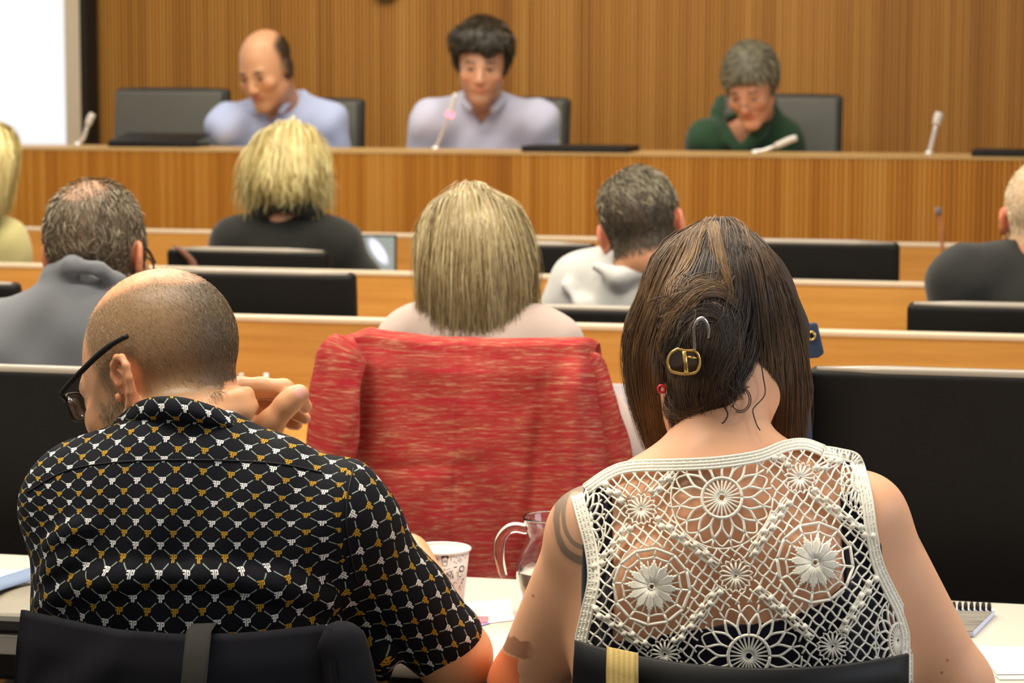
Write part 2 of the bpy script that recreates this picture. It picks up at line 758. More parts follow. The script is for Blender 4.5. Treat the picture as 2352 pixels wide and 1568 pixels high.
M = {}
M['honey'] = wood('honey_veneer', srgb(206, 156, 80), srgb(172, 120, 54), 'X')
M['wall_slat'] = slat_wood('wall_slat_veneer', (srgb(152, 98, 40), srgb(188, 132, 60), srgb(208, 160, 84)), 0.0135)
M['desk_slat'] = slat_wood('podium_slat_veneer', (srgb(164, 100, 30), srgb(198, 134, 48), srgb(216, 164, 80)), 0.0142)
M['trim'] = plain('pale_edge_band', srgb(206, 190, 164), 0.45, 0.5, 0.05)
M['floor'] = plain('grey_carpet', srgb(92, 86, 80), 0.95, 0.1, 0.15, 60, 0.4)
M['plaster'] = plain('plaster', srgb(205, 196, 178), 0.9, 0.2, 0.03)
M['leather'] = plain('black_leather', srgb(22, 20, 18), 0.55, 0.16, 0.15, 12, 0.15, 260)
M['roll'] = plain('leather_painted_highlight', srgb(150, 140, 126), 0.28, 0.7, 0.1, 12, 0.1, 260)  # pale base colour paints the reflected highlight on black chair tops
M['leather_grey'] = plain('charcoal_leather', srgb(84, 84, 76), 0.5, 0.4, 0.1, 12, 0.2, 260)
M['leather_edge'] = plain('charcoal_leather_border', srgb(40, 40, 38), 0.45, 0.4, 0.1, 12, 0.2, 260)
M['chrome'] = plain('chrome', (0.6, 0.6, 0.6), 0.2, 0.5, 0.02, Metallic=1.0)
M['black_plastic'] = plain('black_plastic', srgb(20, 20, 21), 0.55, 0.28, 0.1)
M['dark_frame'] = plain('dark_gap', srgb(40, 34, 28), 0.7, 0.2, 0.1)
M['white_lam'] = plain('white_laminate', srgb(212, 205, 190), 0.4, 0.4, 0.02)
M['paper'] = plain('paper', srgb(228, 226, 222), 0.85, 0.2, 0.02)
M['silver'] = plain('silver_metal', (0.75, 0.73, 0.7), 0.35, 0.5, 0.03, Metallic=0.6)


def emit(name, rgb, strength):
    g = NG(name)
    e = g.n('Emission')
    g.set(e.inputs[0], rgb)
    e.inputs[1].default_value = strength
    g.t.links.new(e.outputs[0], g.out.inputs[0])
    return g.mat


# projected slide: near white with a faint blue lower right
g = NG('projected_slide')
sx = g.n('SeparateXYZ')
g.set(sx.inputs[0], g.obj())
f = (g.ex(sx.outputs[0]) * 0.45 - g.ex(sx.outputs[2]) * 0.75 + 1.35).smooth(0.25, 0.9)
e = g.n('Emission')
g.set(e.inputs[0], g.mix(f, (1.0, 1.0, 1.0), (0.74, 0.93, 1.0)))
e.inputs[1].default_value = 1.0
g.t.links.new(e.outputs[0], g.out.inputs[0])
M['slide'] = g.mat

# shirt print: lattice of paired letters joined by thin lines
g = NG('monogram_print')
uvn = g.n('UVMap', uv_map='UVMap')
sx = g.n('SeparateXYZ')
g.set(sx.inputs[0], uvn.outputs[0])
PXL, PYL = 0.0300, 0.0145
a, b = g.ex(sx.outputs[0]) / PXL, g.ex(sx.outputs[1]) / PYL
j = b.round()
odd = j.mod(2.0)
sh = odd * 0.5
i = (a - sh).round()
du = (a - sh - i) * (PXL / 0.0044)
dv = (b - j) * (PYL / 0.0044)
du = du - dv * 0.10
boxes = [(-0.20, 0.0, 0.17, 1.0), (-0.55, 0.78, 0.42, 0.20), (-0.46, 0.14, 0.32, 0.18),
         (0.27, 0.0, 0.17, 1.0), (0.55, 0.80, 0.36, 0.18), (0.80, 0.42, 0.17, 0.46), (0.55, 0.02, 0.36, 0.18)]
gl = None
for (cx_, cy_, w_, h_) in boxes:
    bx = du.near(cx_, w_) * dv.near(cy_, h_)
    gl = bx if gl is None else gl.max(bx)
# lines along both diagonals, stopping short of the letters
l1 = (a - b * 0.5)
l2 = (a + b * 0.5)
d1 = (l1 - l1.round()).abs().lt(0.030)
d2 = (l2 - l2.round()).abs().lt(0.030)
near_gl = ((du * du) + (dv * dv)).lt(2.1)
ln = d1.max(d2) * (near_gl * -1.0 + 1.0)
n = g.noise(g.obj(), 700, 2)
big = g.noise(g.obj(), 6, 2)
base = g.mix(big.outputs[0], srgb(15, 15, 17), srgb(21, 22, 32))
white = srgb(228, 228, 226)
gold = srgb(182, 142, 46)
c = g.mix(ln, base, srgb(140, 156, 146))
c = g.mix(gl, c, g.mix(odd, white, gold))
M['print'] = g.pbr(c, 0.8, 0.15, g.bump(n.outputs[0], 0.15, 0.0005))

# tweed: slubbed red yarn with fine diagonal weave
g = NG('red_tweed')
uvn = g.n('UVMap', uv_map='UVMap')
vec = uvn.outputs[0]
n1 = g.noise(g.mapping(vec, (20, 210, 1)), 1.0, 4, 0.66)
n2 = g.noise(g.mapping(vec, (60, 520, 1)), 1.0, 3, 0.6)
sx = g.n('SeparateXYZ')
g.set(sx.inputs[0], vec)
tw = ((g.ex(sx.outputs[0]) * 2600 + g.ex(sx.outputs[1]) * 2600).sin() * (g.ex(sx.outputs[1]) * 2400 - g.ex(sx.outputs[0]) * 1100).sin())
f = g.ex(n1.outputs[0]) * 0.75 + g.ex(n2.outputs[0]) * 0.45 - 0.08
n3 = g.noise(g.mapping(vec, (5, 60, 1)), 1.0, 2)
c = g.ramp(f.s, [(0.30, srgb(146, 28, 40)), (0.42, srgb(172, 46, 52)), (0.54, srgb(168, 74, 64)), (0.68, srgb(204, 142, 114))])
c = g.mix(g.ex(n3.outputs[0]).smooth(0.5, 0.72) * 0.5, c, srgb(186, 34, 60))
c = g.mix((tw * 0.5 + 0.5) * 0.28, c, srgb(126, 44, 36))
M['tweed'] = g.pbr(c, 0.95, 0.1, g.bump((g.ex(n2.outputs[0]) + tw * 0.3).s, 0.5, 0.0012))

# glass and water
g = NG('clear_glass')
nz = g.noise(g.obj(), 14, 1)
M['glass'] = g.pbr(g.mix(nz.outputs[0], (0.97, 0.985, 0.98), (1, 1, 1)), 0.02, 0.5, None, **{'Transmission Weight': 1.0, 'IOR': 1.46})
g = NG('water')
nz = g.noise(g.obj(), 14, 1)
M['water'] = g.pbr(g.mix(nz.outputs[0], (0.95, 0.97, 0.98), (1, 1, 1)), 0.0, 0.5, None, **{'Transmission Weight': 1.0, 'IOR': 1.33})
g = NG('spectacle_lens')
nz = g.noise(g.obj(), 14, 1)
tr_ = g.n('BsdfTransparent')
g.set(tr_.inputs[0], g.mix(nz.outputs[0], (0.80, 0.79, 0.78), (0.86, 0.85, 0.84)))
gg = g.n('BsdfGlossy')
gg.inputs['Roughness'].default_value = 0.05
mx_ = g.n('MixShader')
mx_.inputs[0].default_value = 0.14
g.t.links.new(tr_.outputs[0], mx_.inputs[1])
g.t.links.new(gg.outputs[0], mx_.inputs[2])
g.t.links.new(mx_.outputs[0], g.out.inputs[0])
M['lens'] = g.mat
M['skin'] = attr_mat('skin', rough=0.44, spec=0.42)
# ---------------------------------------------------------------- the room
def row_root(name, y0, kind=None):
    return empty(name, (0, y0, 0), -T)


def loc_x(px, py, y0):
    return float((atrow(px, py, y0) - np.array([0, y0, 0])) @ UROW)


DAIS = 0.33
WALL_Y, POD_Y = 8.8, 7.35


def slats(mb, x0, x1, z0, z1, y, rib, gap=0.42, depth=0.013, yback=None):
    """ribbed front facing -y at y, closed with a backing"""
    n = int((x1 - x0) / rib)
    prof = []
    for k in range(n):
        a = x0 + k * rib
        g_ = rib * gap
        prof += [(a, y + depth), (a + g_, y + depth), (a + g_ + 0.0008, y), (a + rib - 0.0008, y)]
    prof.append((x0 + n * rib, y + depth))
    vs = [(x, yy, z) for z in (z0, z1) for x, yy in prof]
    m = len(prof)
    mb.add(vs, [(i, i + 1, m + i + 1, m + i) for i in range(m - 1)])
    mb.box(x0, x0 + n * rib, y + depth + 0.001, y + depth + 0.03, z0, z1)


fl = MB()
fl.box(-6, 6, -10.5, 0.2, -0.1, 0)
o = fl.build('floor', M['floor'])
o.location = (0, WALL_Y, 0)
o.rotation_euler = (0, 0, -T)
tag(o, kind='structure')
w = MB()
slats(w, -4.2, 3.8, DAIS, 3.5, 0.0, 0.0135)
o = w.build('wall_front', M['wall_slat'])
o.location = (0, WALL_Y, 0)
o.rotation_euler = (0, 0, -T)
tag(o, kind='structure')
w = MB()
w.box(-4.2, 4.2, 0.0, WALL_Y - POD_Y - 0.06, 0, DAIS)
o = w.build('floor_dais', M['floor'])
o.location = (0, POD_Y, 0)
o.rotation_euler = (0, 0, -T)
tag(o, kind='structure')

# projection screen with its pale border, standing out from the wall
SY = 8.62
scr = empty('projection_screen', (0, SY, 0), -T)
tag(scr, 'white projection screen with pale border hanging beside the slatted wall', 'projection screen')
xr = loc_x(151, 170, SY)
xe = loc_x(187, 170, SY)
m = MB()
m.box(-4.0, xr, -0.004, 0.0, 1.02, 3.3)
m.build('screen_surface', M['slide'], scr)
m = MB()
m.box(xr, xe, -0.006, 0.004, 0.96, 3.36)
m.box(-4.06, xr, -0.006, 0.004, 0.96, 1.02)
m.box(-4.06, xr, -0.006, 0.004, 3.3, 3.36)
m.build('border', M['trim'], scr)
m = MB()
m.box(xe, xe + 0.026, -0.01, 0.10, 0.94, 3.4)
m.box(-4.06, xe, 0.005, 0.03, 0.94, 3.4)
m.box(-3.0, -2.9, 0.03, 0.176, 1.2, 1.3)
m.build('backing_frame', M['dark_frame'], scr)

# ---------------------------------------------------------------- podium and rows of desks
ZP = 1.43 - (351 - 170) / F * POD_Y
pod = row_root('podium_desk', POD_Y)
tag(pod, 'long raised podium desk with ribbed wooden front before the slatted wall', 'desk')
m = MB()
slats(m, -3.4, 3.4, 0.02, ZP - 0.004, 0.0, 0.0142)
m.build('slatted_front', M['desk_slat'], pod)
m = MB()
m.box(-3.42, 3.42, 0.0, 0.31, ZP - 0.004, ZP + 0.004)
M['podium_top'] = wood('podium_top_veneer', srgb(198, 164, 110), srgb(172, 136, 84), 'X')
m.build('worktop', M['podium_top'], pod)
for x in (-3.38, 3.34):
    m = MB()
    m.box(x, x + 0.04, 0.05, 0.28, DAIS + 0.001, ZP - 0.006)
    m.build('support_panel', M['honey'], pod)


def desk(y0, ypx, label):
    z = 1.43 - (ypx - 170) / F * y0
    d = row_root('row_desk', y0)
    tag(d, label, 'desk', 'rows of audience desks')
    m = MB()
    m.box(-3.0, 3.0, -0.012, 0.012, 0.08, z - 0.012)
    m.build('front_panel', M['honey'], d)
    m = MB()
    m.box(-3.0, 3.0, -0.015, 0.020, z - 0.012, z)
    bevel(m.build('edge_band', M['trim'], d), 0.003, 2)
    m = MB()
    m.box(-3.0, 3.0, -0.46, -0.012, 0.735, 0.765)
    bevel(m.build('worktop', M['honey'], d), 0.003, 2)
    for x in (-2.9, 2.86):
        m = MB()
        m.box(x, x + 0.04, -0.40, -0.02, 0.0, 0.735)
        m.build('support', M['black_plastic'], d)
    return d


AY, BY, CY_ = 4.54, 5.66, 6.89
desk(AY, 738, 'nearest honey wood desk, in front of the blonde woman by the red jacket')
desk(BY, 627, 'middle honey wood desk, beyond the man in the white shirt')
desk(CY_, 539, 'farthest honey wood desk, just below the ribbed podium')

# ---------------------------------------------------------------- office chairs
CW = 0.41


def make_chair(front=None, edge=None):
    """local frame: sitter looks along +y, origin on the floor"""
    front = front or M['leather']
    edge = edge or M['leather']
    r = empty('office_chair')
    tilt = Matrix.Translation((0, -0.02, 0.50)) @ Matrix.Rotation(math.radians(5), 4, 'X')
    m = MB()
    m.box(-CW / 2, CW / 2, -0.03, 0.012, 0.02, 0.515, M=tilt)
    bevel(m.build('backrest', edge, r), 0.012, 4)
    m = MB()
    m.box(-CW / 2 + 0.012, CW / 2 - 0.012, 0.010, 0.040, 0.03, 0.505, M=tilt)
    bevel(m.build('back_cushion', front, r), 0.012, 4)
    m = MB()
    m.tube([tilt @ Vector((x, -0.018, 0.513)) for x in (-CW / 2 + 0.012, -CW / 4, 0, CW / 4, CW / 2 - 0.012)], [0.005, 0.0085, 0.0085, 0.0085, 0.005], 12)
    m.build('top_roll', M['roll'] if edge is M['leather'] else edge, r, smooth=True)  # on black chairs the strip carries a painted highlight
    m = MB()
    m.box(-0.21, 0.21, 0.0, 0.40, 0.40, 0.46)
    bevel(m.build('seat', front, r), 0.02, 3)
    m = MB()
    m.prism([(-0.03, -0.055, 0.40), (-0.03, -0.02, 0.40), (-0.03, -0.03, 0.60), (-0.03, -0.06, 0.60)], (0.06, 0, 0))
    m.prism([(-0.03, -0.055, 0.385), (-0.03, 0.2, 0.385), (-0.03, 0.2, 0.415), (-0.03, -0.055, 0.415)], (0.06, 0, 0))
    m.build('back_bracket', M['black_plastic'], r)
    m = MB()
    m.lathe([(0.028, 0.09), (0.028, 0.25), (0.02, 0.25), (0.02, 0.42)], (0, 0.2, 0), 16)
    m.build('column', M['chrome'], r, smooth=True)
    m = MB()
    for k in range(5):
        a = k * 2 * PI / 5 + 0.3
        e = Vector((0.28 * math.cos(a), 0.2 + 0.28 * math.sin(a), 0.075))
        m.tube([(0, 0.2, 0.10), tuple(e)], [0.026, 0.016], 8)
        m.lathe([(0.0, -0.012), (0.026, -0.012), (0.026, 0.012), (0.0, 0.012)], (e[0], e[1], 0.026), 12, M=Matrix.Rotation(PI / 2, 4, 'X'))
        m.tube([tuple(e), (e[0], e[1], 0.03)], 0.008, 6)
    m.build('star_base', M['black_plastic'], r)
    return r


CH_TOP = 0.50 + 0.515 * math.cos(math.radians(5)) + 0.008
proto = make_chair()
used = [False]


def place_chair(cx, ytop, y0, label, group, first=None, flip=False, x_at=None, floor=0.0, src=None):
    src = src or proto
    key = 'u_' + src.name
    if key not in SCN_USED:
        c = src
        SCN_USED.add(key)
    else:
        c = copy_tree(src)
    z = atrow(x_at or cx, ytop, y0)[2]
    p = atrow(cx, ytop, y0)
    c.location = (float(p[0]), float(p[1]), floor)
    c.rotation_euler = (0, 0, -T + (PI if flip else 0))
    dz = z - CH_TOP - floor
    for ch in c.children:
        if ch.name.split('.')[0] != 'star_base':
            ch.location.z = dz
    tag(c, label, 'chair', group)
    return c


SCN_USED = set()
G3 = 'black office chairs of the audience'
chL = place_chair(165, 818, 3.58, 'black leather chair behind the seated man in the grey jacket', G3, x_at=100)
chR = place_chair(2205, 818, 3.56, 'black leather chair with denim strap at its corner, beside the woman in crochet', G3, x_at=2000)
chJ = place_chair(1050, 826, 3.70, 'black leather chair under the red tweed jacket', G3)
chJ.scale = (0.88, 1, 1)
place_chair(613, 606, 4.75, 'empty black leather chair just above the bald man\'s head', G3)
place_chair(-135, 632, 4.75, 'black leather chair cut by the frame, behind the grey jacket man\'s shoulder', G3, x_at=20)
place_chair(1337, 686, 4.75, 'black leather chair of the man in the white shirt', G3)
place_chair(2345, 678, 4.75, 'black leather chair of the man in the dark suit', G3, x_at=2200)
place_chair(592, 560, 5.85, 'black leather chair of the blonde woman in black, tan strap on its corner', G3)
place_chair(1190, 546, 5.85, 'black leather chair between the two blonde women\'s rows, left of the white shirt man', G3, x_at=1300)
place_chair(1868, 541, 5.85, 'empty black leather chair below the woman in green', G3, x_at=1900)
place_chair(-190, 560, 5.85, 'black leather chair of the blonde woman in pale yellow', G3, x_at=0)

pproto = make_chair(M['leather_grey'], M['leather_edge'])
G4 = 'charcoal chairs behind the podium'
place_chair(380, 199, 8.05, 'empty charcoal chair next to the projection screen', G4, flip=True, floor=DAIS, src=pproto)
place_chair(690, 222, 8.1, 'charcoal chair of the balding man in light blue', G4, flip=True, floor=DAIS, src=pproto)
place_chair(1162, 220, 8.17, 'charcoal chair of the man with thick dark hair', G4, flip=True, floor=DAIS, src=pproto)
place_chair(1788, 213, 8.22, 'charcoal chair of the woman in the green top', G4, flip=True, floor=DAIS, src=pproto)

# ---------------------------------------------------------------- podium things
def gooseneck(px_path, y0, ztop, label, led=False, r=0.008, head=0.55, base=True, cat='microphone', group='gooseneck microphones'):
    P = [atrow(x, y, y0) for x, y in px_path]
    foot = P[0].copy()
    foot[2] = ztop
    P[0] = foot + np.array([0, 0, 0.008])
    root = empty('gooseneck_microphone', foot, -T)
    tag(root, label, cat, group)
    P = [p - foot for p in P]
    c, s = math.cos(T), math.sin(T)
    P = [np.array([p[0] * c - p[1] * s, p[0] * s + p[1] * c, p[2]]) for p in P]
    path = catmull(P, 14)
    k = int(14 * head)
    m = MB()
    m.tube(path[:k + 1], r * 0.75, 10)
    m.build('stem', M['silver'], root, smooth=True)
    m = MB()
    n = len(path) - k
    m.tube(path[k:], [r * (1.0 + 0.35 * math.sin(PI * (0.15 + 0.7 * i / max(1, n - 1)))) for i in range(n)], 12)
    m.build('microphone_head', M['mic_head'], root, smooth=True)
    if led:
        m = MB()
        c0 = path[k]
        d0 = unit(path[k] - path[k - 1])
        m.tube([c0 - d0 * 0.007, c0 - d0 * 0.006, c0 + d0 * 0.006, c0 + d0 * 0.007], [0.009, 0.0125, 0.0125, 0.009], 16)
        m.build('light_ring', M['led'], root, smooth=True)
    m = MB()
    m.lathe([(0.0, 0.0), (0.014, 0.0), (0.014, 0.006), (0.010, 0.010), (0.006, 0.012)], (path[0][0], path[0][1], 0.0), 24)
    m.build('base', M['silver'], root, smooth=True)
    return root


M['mic_head'] = plain('pale_foam', srgb(212, 206, 198), 0.6, 0.3, 0.06)
M['led'] = emit('red_light', (1.0, 0.10, 0.13), 6.0)
ZW = ZP + 0.0045
gooseneck([(178, 352), (190, 320), (200, 292), (207, 272), (213, 262)], 7.55, ZW, 'slim pale microphone leaning beside the projection screen', r=0.0085)
gooseneck([(1000, 348), (1010, 318), (1024, 282), (1036, 255), (1041, 236), (1047, 214)], 7.5, ZW, 'microphone with glowing red light ring before the dark-haired man', led=True, r=0.006)
gooseneck([(1735, 352), (1752, 346), (1785, 334), (1812, 322), (1830, 316)], 7.42, ZW, 'low tilted microphone in front of the woman in green', r=0.0075, head=0.45)
gooseneck([(2134, 360), (2140, 330), (2147, 300), (2153, 276), (2158, 258)], 7.5, ZW, 'upright microphone standing alone at the right end of the podium', r=0.0095, head=0.6)
M_old = M['mic_head']
M['mic_head'] = plain('grey_foam', srgb(120, 112, 108), 0.7, 0.3, 0.06)
M_s = M['silver']
M['silver'] = plain('copper_stem', srgb(168, 108, 74), 0.5, 0.4, 0.05)
gooseneck([(2168, 590), (2164, 548), (2160, 515), (2157, 495), (2154, 476)], 6.62, 0.7655, 'thin microphone with grey tip on the farthest desk, beside the dark suit man', r=0.0065, head=0.72)
M['silver'] = M_s
M['mic_head'] = M_old


def laptop(cx, py, y0, z, w, label, lift=0.0, d=0.23):
    p = atrow(cx, py, y0)
    root = empty('laptop', (p[0], p[1], z), -T)
    tag(root, label, 'laptop', 'laptops on the podium')
    m = MB()
    m.box(-w / 2, w / 2, -d / 2, d / 2, 0.0, 0.010)
    bevel(m.build('base', M['black_plastic'], root), 0.003)
    m = MB()
    Mx = Matrix.Translation((0, -d / 2, 0.0105)) @ Matrix.Rotation(lift, 4, 'X')
    m.box(-w / 2, w / 2, 0, d, 0.0, 0.007, M=Mx)
    bevel(m.build('lid', M['black_plastic'], root), 0.002)
    return root


laptop(366, 333, 7.56, ZW, 0.285, 'dark laptop with raised lid before the empty podium chair', lift=math.radians(8), d=0.17)
laptop(1335, 345, 7.50, ZW, 0.325, 'thin closed black laptop to the right of the dark-haired man')
laptop(2368, 352, 7.49, ZW, 0.335, 'closed black laptop at the right end of the podium')

# small plaque high on the wall, only its lower edge in the frame
p = atrow(885, -6, 8.78)
m = MB()
m.lathe([(0.0, -0.01), (0.055, -0.01), (0.055, 0.008), (0.0, 0.012)], (0, 0, 0), 32, M=Matrix.Rotation(PI / 2, 4, 'X'))
o = m.build('wall_plaque', plain('plaque', srgb(96, 60, 36), 0.5, 0.4, 0.1))
o.location = (p[0], p[1], p[2] + 0.045)
o.rotation_euler = (0, 0, -T)
tag(o, 'small round brown plaque high on the slatted wall', 'plaque')

# tablet style laptop on the far desk, shining screen
p = atrow(872, 612, 6.5)
zt = 0.7655
root = empty('open_laptop', (p[0], p[1], zt), -T + math.radians(12))
tag(root, 'open laptop with bright screen beside the blonde woman in black', 'laptop')
H = atrow(872, 549, 6.5)[2] - zt
m = MB()
m.box(-0.135, 0.045, -0.17, 0.0, 0, 0.012)
bevel(m.build('keyboard_base', M['silver'], root), 0.003)
Mx = Matrix.Translation((0, 0.0, 0.012)) @ Matrix.Rotation(math.radians(-6), 4, 'X')
m = MB()
m.box(-0.135, 0.045, 0, 0.008, 0, H, M=Mx)
bevel(m.build('lid', M['black_plastic'], root), 0.002)
g = NG('lit_screen')
sx = g.n('SeparateXYZ')
g.set(sx.inputs[0], g.obj())
X, Z = g.ex(sx.outputs[0]), g.ex(sx.outputs[2])
blob = (((X + 0.004) * 40.0) * ((X + 0.004) * 40.0) + ((Z - 0.182 + X * 1.0) * 44.0) * ((Z - 0.182 + X * 1.0) * 44.0)).smooth(1.6, 0.3)
e = g.n('Emission')
g.set(e.inputs[0], g.mix(blob, srgb(166, 172, 160), (1.3, 1.2, 1.5)))
e.inputs[1].default_value = 1.0
g.t.links.new(e.outputs[0], g.out.inputs[0])
m = MB()
m.box(-0.129, 0.039, -0.001, 0.0, 0.008, H - 0.006, M=Mx)
m.build('screen', g.mat, root)

# ---------------------------------------------------------------- white table and what lies on it
TY, TZ = 3.30, 0.74
tab = row_root('white_table', TY)
tag(tab, 'long white table behind which the two nearest people sit', 'table')
m = MB()
m.box(-2.2, 1.9, -0.473, 0.0, TZ - 0.026, TZ)
bevel(m.build('tabletop', M['white_lam'], tab), 0.004, 2)
for x in (-2.1, 0.028, 1.84):
    for y in (-0.43, -0.08):
        m = MB()
        m.box(x, x + 0.04, y, y + 0.04, 0, TZ - 0.026)
        m.build('leg', M['chrome'], tab)

ZT = TZ + 0.0006


def slab(name, px, z, h, mats, label=None, cat=None, parent=None, group=None, bev=0):
    P = [atz(x, y, z) for x, y in px]
    c = np.mean(P, axis=0)
    m = MB()
    m.prism([p - c for p in P][::1], (0, 0, h))
    o = m.build(name, mats, parent)
    o.location = tuple(c)
    if label:
        tag(o, label, cat, group)
    if bev:
        bevel(o, bev, 2)
    return o


# paper cup
cz = atz(1012, 1416, TZ)
RIM, BASE, CHt = 0.0370, 0.0275, 0.088
cup = empty('paper_cup', (cz[0], cz[1], ZT), 0)
tag(cup, 'white paper cup printed with coffee doodles on the white table', 'cup')
cupink = plain('cup_ink', srgb(58, 54, 56), 0.8, 0.2, 0.1)
cupwhite = plain('cup_paper', srgb(228, 214, 206), 0.55, 0.35, 0.02)
m = MB()
m.lathe([(0.0, 0.004), (BASE - 0.002, 0.004), (BASE, 0.0), (RIM, CHt), (RIM - 0.0012, CHt), (BASE - 0.0015, 0.006), (0.0, 0.006)], n=64)


def cupP(u, v, off=0.00025):
    """u: metres around from the camera-facing side (right +), v: metres below rim"""
    r = BASE + (RIM - BASE) * (CHt - v) / CHt + off
    a = -PI / 2 + u / RIM
    return np.array([r * math.cos(a), r * math.sin(a), CHt - v])


def stroke(pts, w=0.0007):
    """ink line on the cup wall; pts in photo pixels relative to the cup"""
    uv = []
    for x, y in pts:
        dx = (x - 1012) / 1806.0
        v = (y - 1276) / 1806.0 - 0.000
        r = BASE + (RIM - BASE) * (CHt - v) / CHt
        uv.append((RIM * math.asin(max(-0.97, min(0.97, dx / r))), v))
    uv = np.array(uv)
    for i in range(len(uv) - 1):
        a_, b_ = uv[i], uv[i + 1]
        t_ = unit(b_ - a_)
        n_ = np.array([-t_[1], t_[0]]) * w / 2
        a_, b_ = a_ - t_ * w * 0.3, b_ + t_ * w * 0.3
        m.add([cupP(*(a_ - n_)), cupP(*(b_ - n_)), cupP(*(b_ + n_)), cupP(*(a_ + n_))], [(0, 1, 2, 3)], 1)


def cz_(x, y):   # coordinates read from an enlarged crop of the cup
    return (950 + x / 9.8, 1230 + y / 9.8)


def S_(pts, w=0.0007):
    stroke([cz_(*p) for p in pts], w)


def circ(x, y, rx, ry, w=0.0005, a0=0, a1=360, rot=0):
    S_([(x + rx * math.cos(math.radians(a)) * math.cos(rot) - ry * math.sin(math.radians(a)) * math.sin(rot),
         y + rx * math.cos(math.radians(a)) * math.sin(rot) + ry * math.sin(math.radians(a)) * math.cos(rot)) for a in np.linspace(a0, a1, 14)], w)


# moka pot
S_([(245, 455), (330, 460), (440, 510), (455, 530)], 0.0008)
S_([(375, 440), (400, 440)], 0.002)
for a_ in (((265, 470), (285, 600), (230, 700)), ((340, 465), (320, 610), (270, 720)), ((400, 490), (365, 640), (330, 740)), ((445, 525), (405, 650), (375, 760))):
    S_(a_, 0.0008)
S_([(255, 605), (320, 640), (390, 655)], 0.0008)
S_([(450, 525), (520, 545), (545, 575), (520, 620), (465, 640)], 0.0024)
S_([(230, 415), (300, 415)], 0.0006)
S_([(520, 430), (535, 415)], 0.0005)
S_([(215, 490), (215, 510)], 0.0014)
S_([(455, 800), (470, 815)], 0.0016)
# takeaway cup
S_([(665, 505), (785, 505)], 0.0024)
S_([(655, 530), (800, 530)], 0.0022)
S_([(655, 545), (680, 725), (760, 725), (785, 545)], 0.0007)
for yy in (605, 620, 635):
    S_([(690, yy), (755, yy)], 0.0005)
S_([(635, 640), (650, 740)], 0.0004)
S_([(800, 440), (830, 480)], 0.0004)
S_([(865, 445), (855, 610)], 0.0006)
for (x, y, w_) in ((975, 430, .0016), (1078, 425, .002), (922, 522, .001), (972, 548, .001), (1115, 535, .0012), (930, 650, .0014), (1170, 600, .0012), (1010, 1075, .001), (710, 795, .001)):
    S_([(x - 6, y + 4), (x + 6, y - 4)], w_)
circ(1030, 610, 26, 36, 0.0005, rot=0.5)
circ(1070, 640, 20, 34, 0.0005, rot=0.2)
S_([(955, 670), (990, 690)], 0.0006)
S_([(925, 778), (980, 770)], 0.0014)
# frame line and lettering BLACK TASTE
S_([(545, 925), (580, 870), (640, 835), (760, 815), (840, 788)], 0.0006)
LW = 0.00085


def L_(x0, y0, w_, h_, shear, strokes):
    for st in strokes:
        S_([(x0 + a_ * w_ + (1 - b_) * shear, y0 + b_ * h_ - a_ * w_ * 0.28) for a_, b_ in st], LW)


B_ = [[(0, 0), (0, 1)], [(0, 0), (.8, .1), (.8, .4), (0, .48)], [(0, .48), (1, .6), (1, .88), (0, 1)]]
Ll = [[(0, 0), (0, 1), (.9, 1)]]
A_ = [[(0, 1), (.5, 0), (1, 1)], [(.2, .62), (.85, .62)]]
C_ = [[(1, .1), (.4, 0), (0, .4), (.1, .85), (.5, 1), (1, .9)]]
K_ = [[(0, 0), (0, 1)], [(1, 0), (0, .55), (1, 1)]]
T_ = [[(0, 0), (1, 0)], [(.5, 0), (.5, 1)]]
S__ = [[(1, .08), (.3, 0), (.1, .3), (.9, .6), (.8, .95), (0, .95)]]
E_ = [[(.1, .52), (.9, .42), (.7, .05), (.25, .1), (0, .5), (.2, .95), (1, .85)]]
for k, gl_ in enumerate((B_, Ll, A_, C_, K_)):
    L_(645 + k * 54, 905 - k * 14, 40, 92, -8, gl_)
for k, gl_ in enumerate((T_, A_, S__, T_, E_)):
    L_(672 + k * 52, 1010 - k * 13, 38, 78, -6, gl_)
# coffee cups and squiggles lower right
circ(1090, 840, 55, 72, 0.0009)
circ(1090, 840, 42, 58, 0.0005)
circ(1060, 940, 48, 75, 0.0007, 20, 300)
circ(1045, 960, 58, 80, 0.0004, 60, 260)
S_([(1000, 840), (975, 915)], 0.0004)
circ(945, 1185, 45, 60, 0.0006, 150, 330)
S_([(1085, 1100), (1130, 1075), (1120, 1130), (1070, 1180), (1100, 1180)], 0.0008)
S_([(1010, 1300), (1050, 1220), (1055, 1330), (1075, 1340)], 0.0006)
S_([(1110, 1240), (1100, 1300)], 0.0006)
o = m.build('cup_wall', [cupwhite, cupink], cup, smooth=True)
m = MB()
m.tube([((RIM + 0.0004) * math.cos(a), (RIM + 0.0004) * math.sin(a), CHt) for a in np.linspace(0, 2 * PI, 64, endpoint=False)], 0.0020, 10, closed=True)
m.build('rolled_rim', M['paper'], cup, smooth=True)

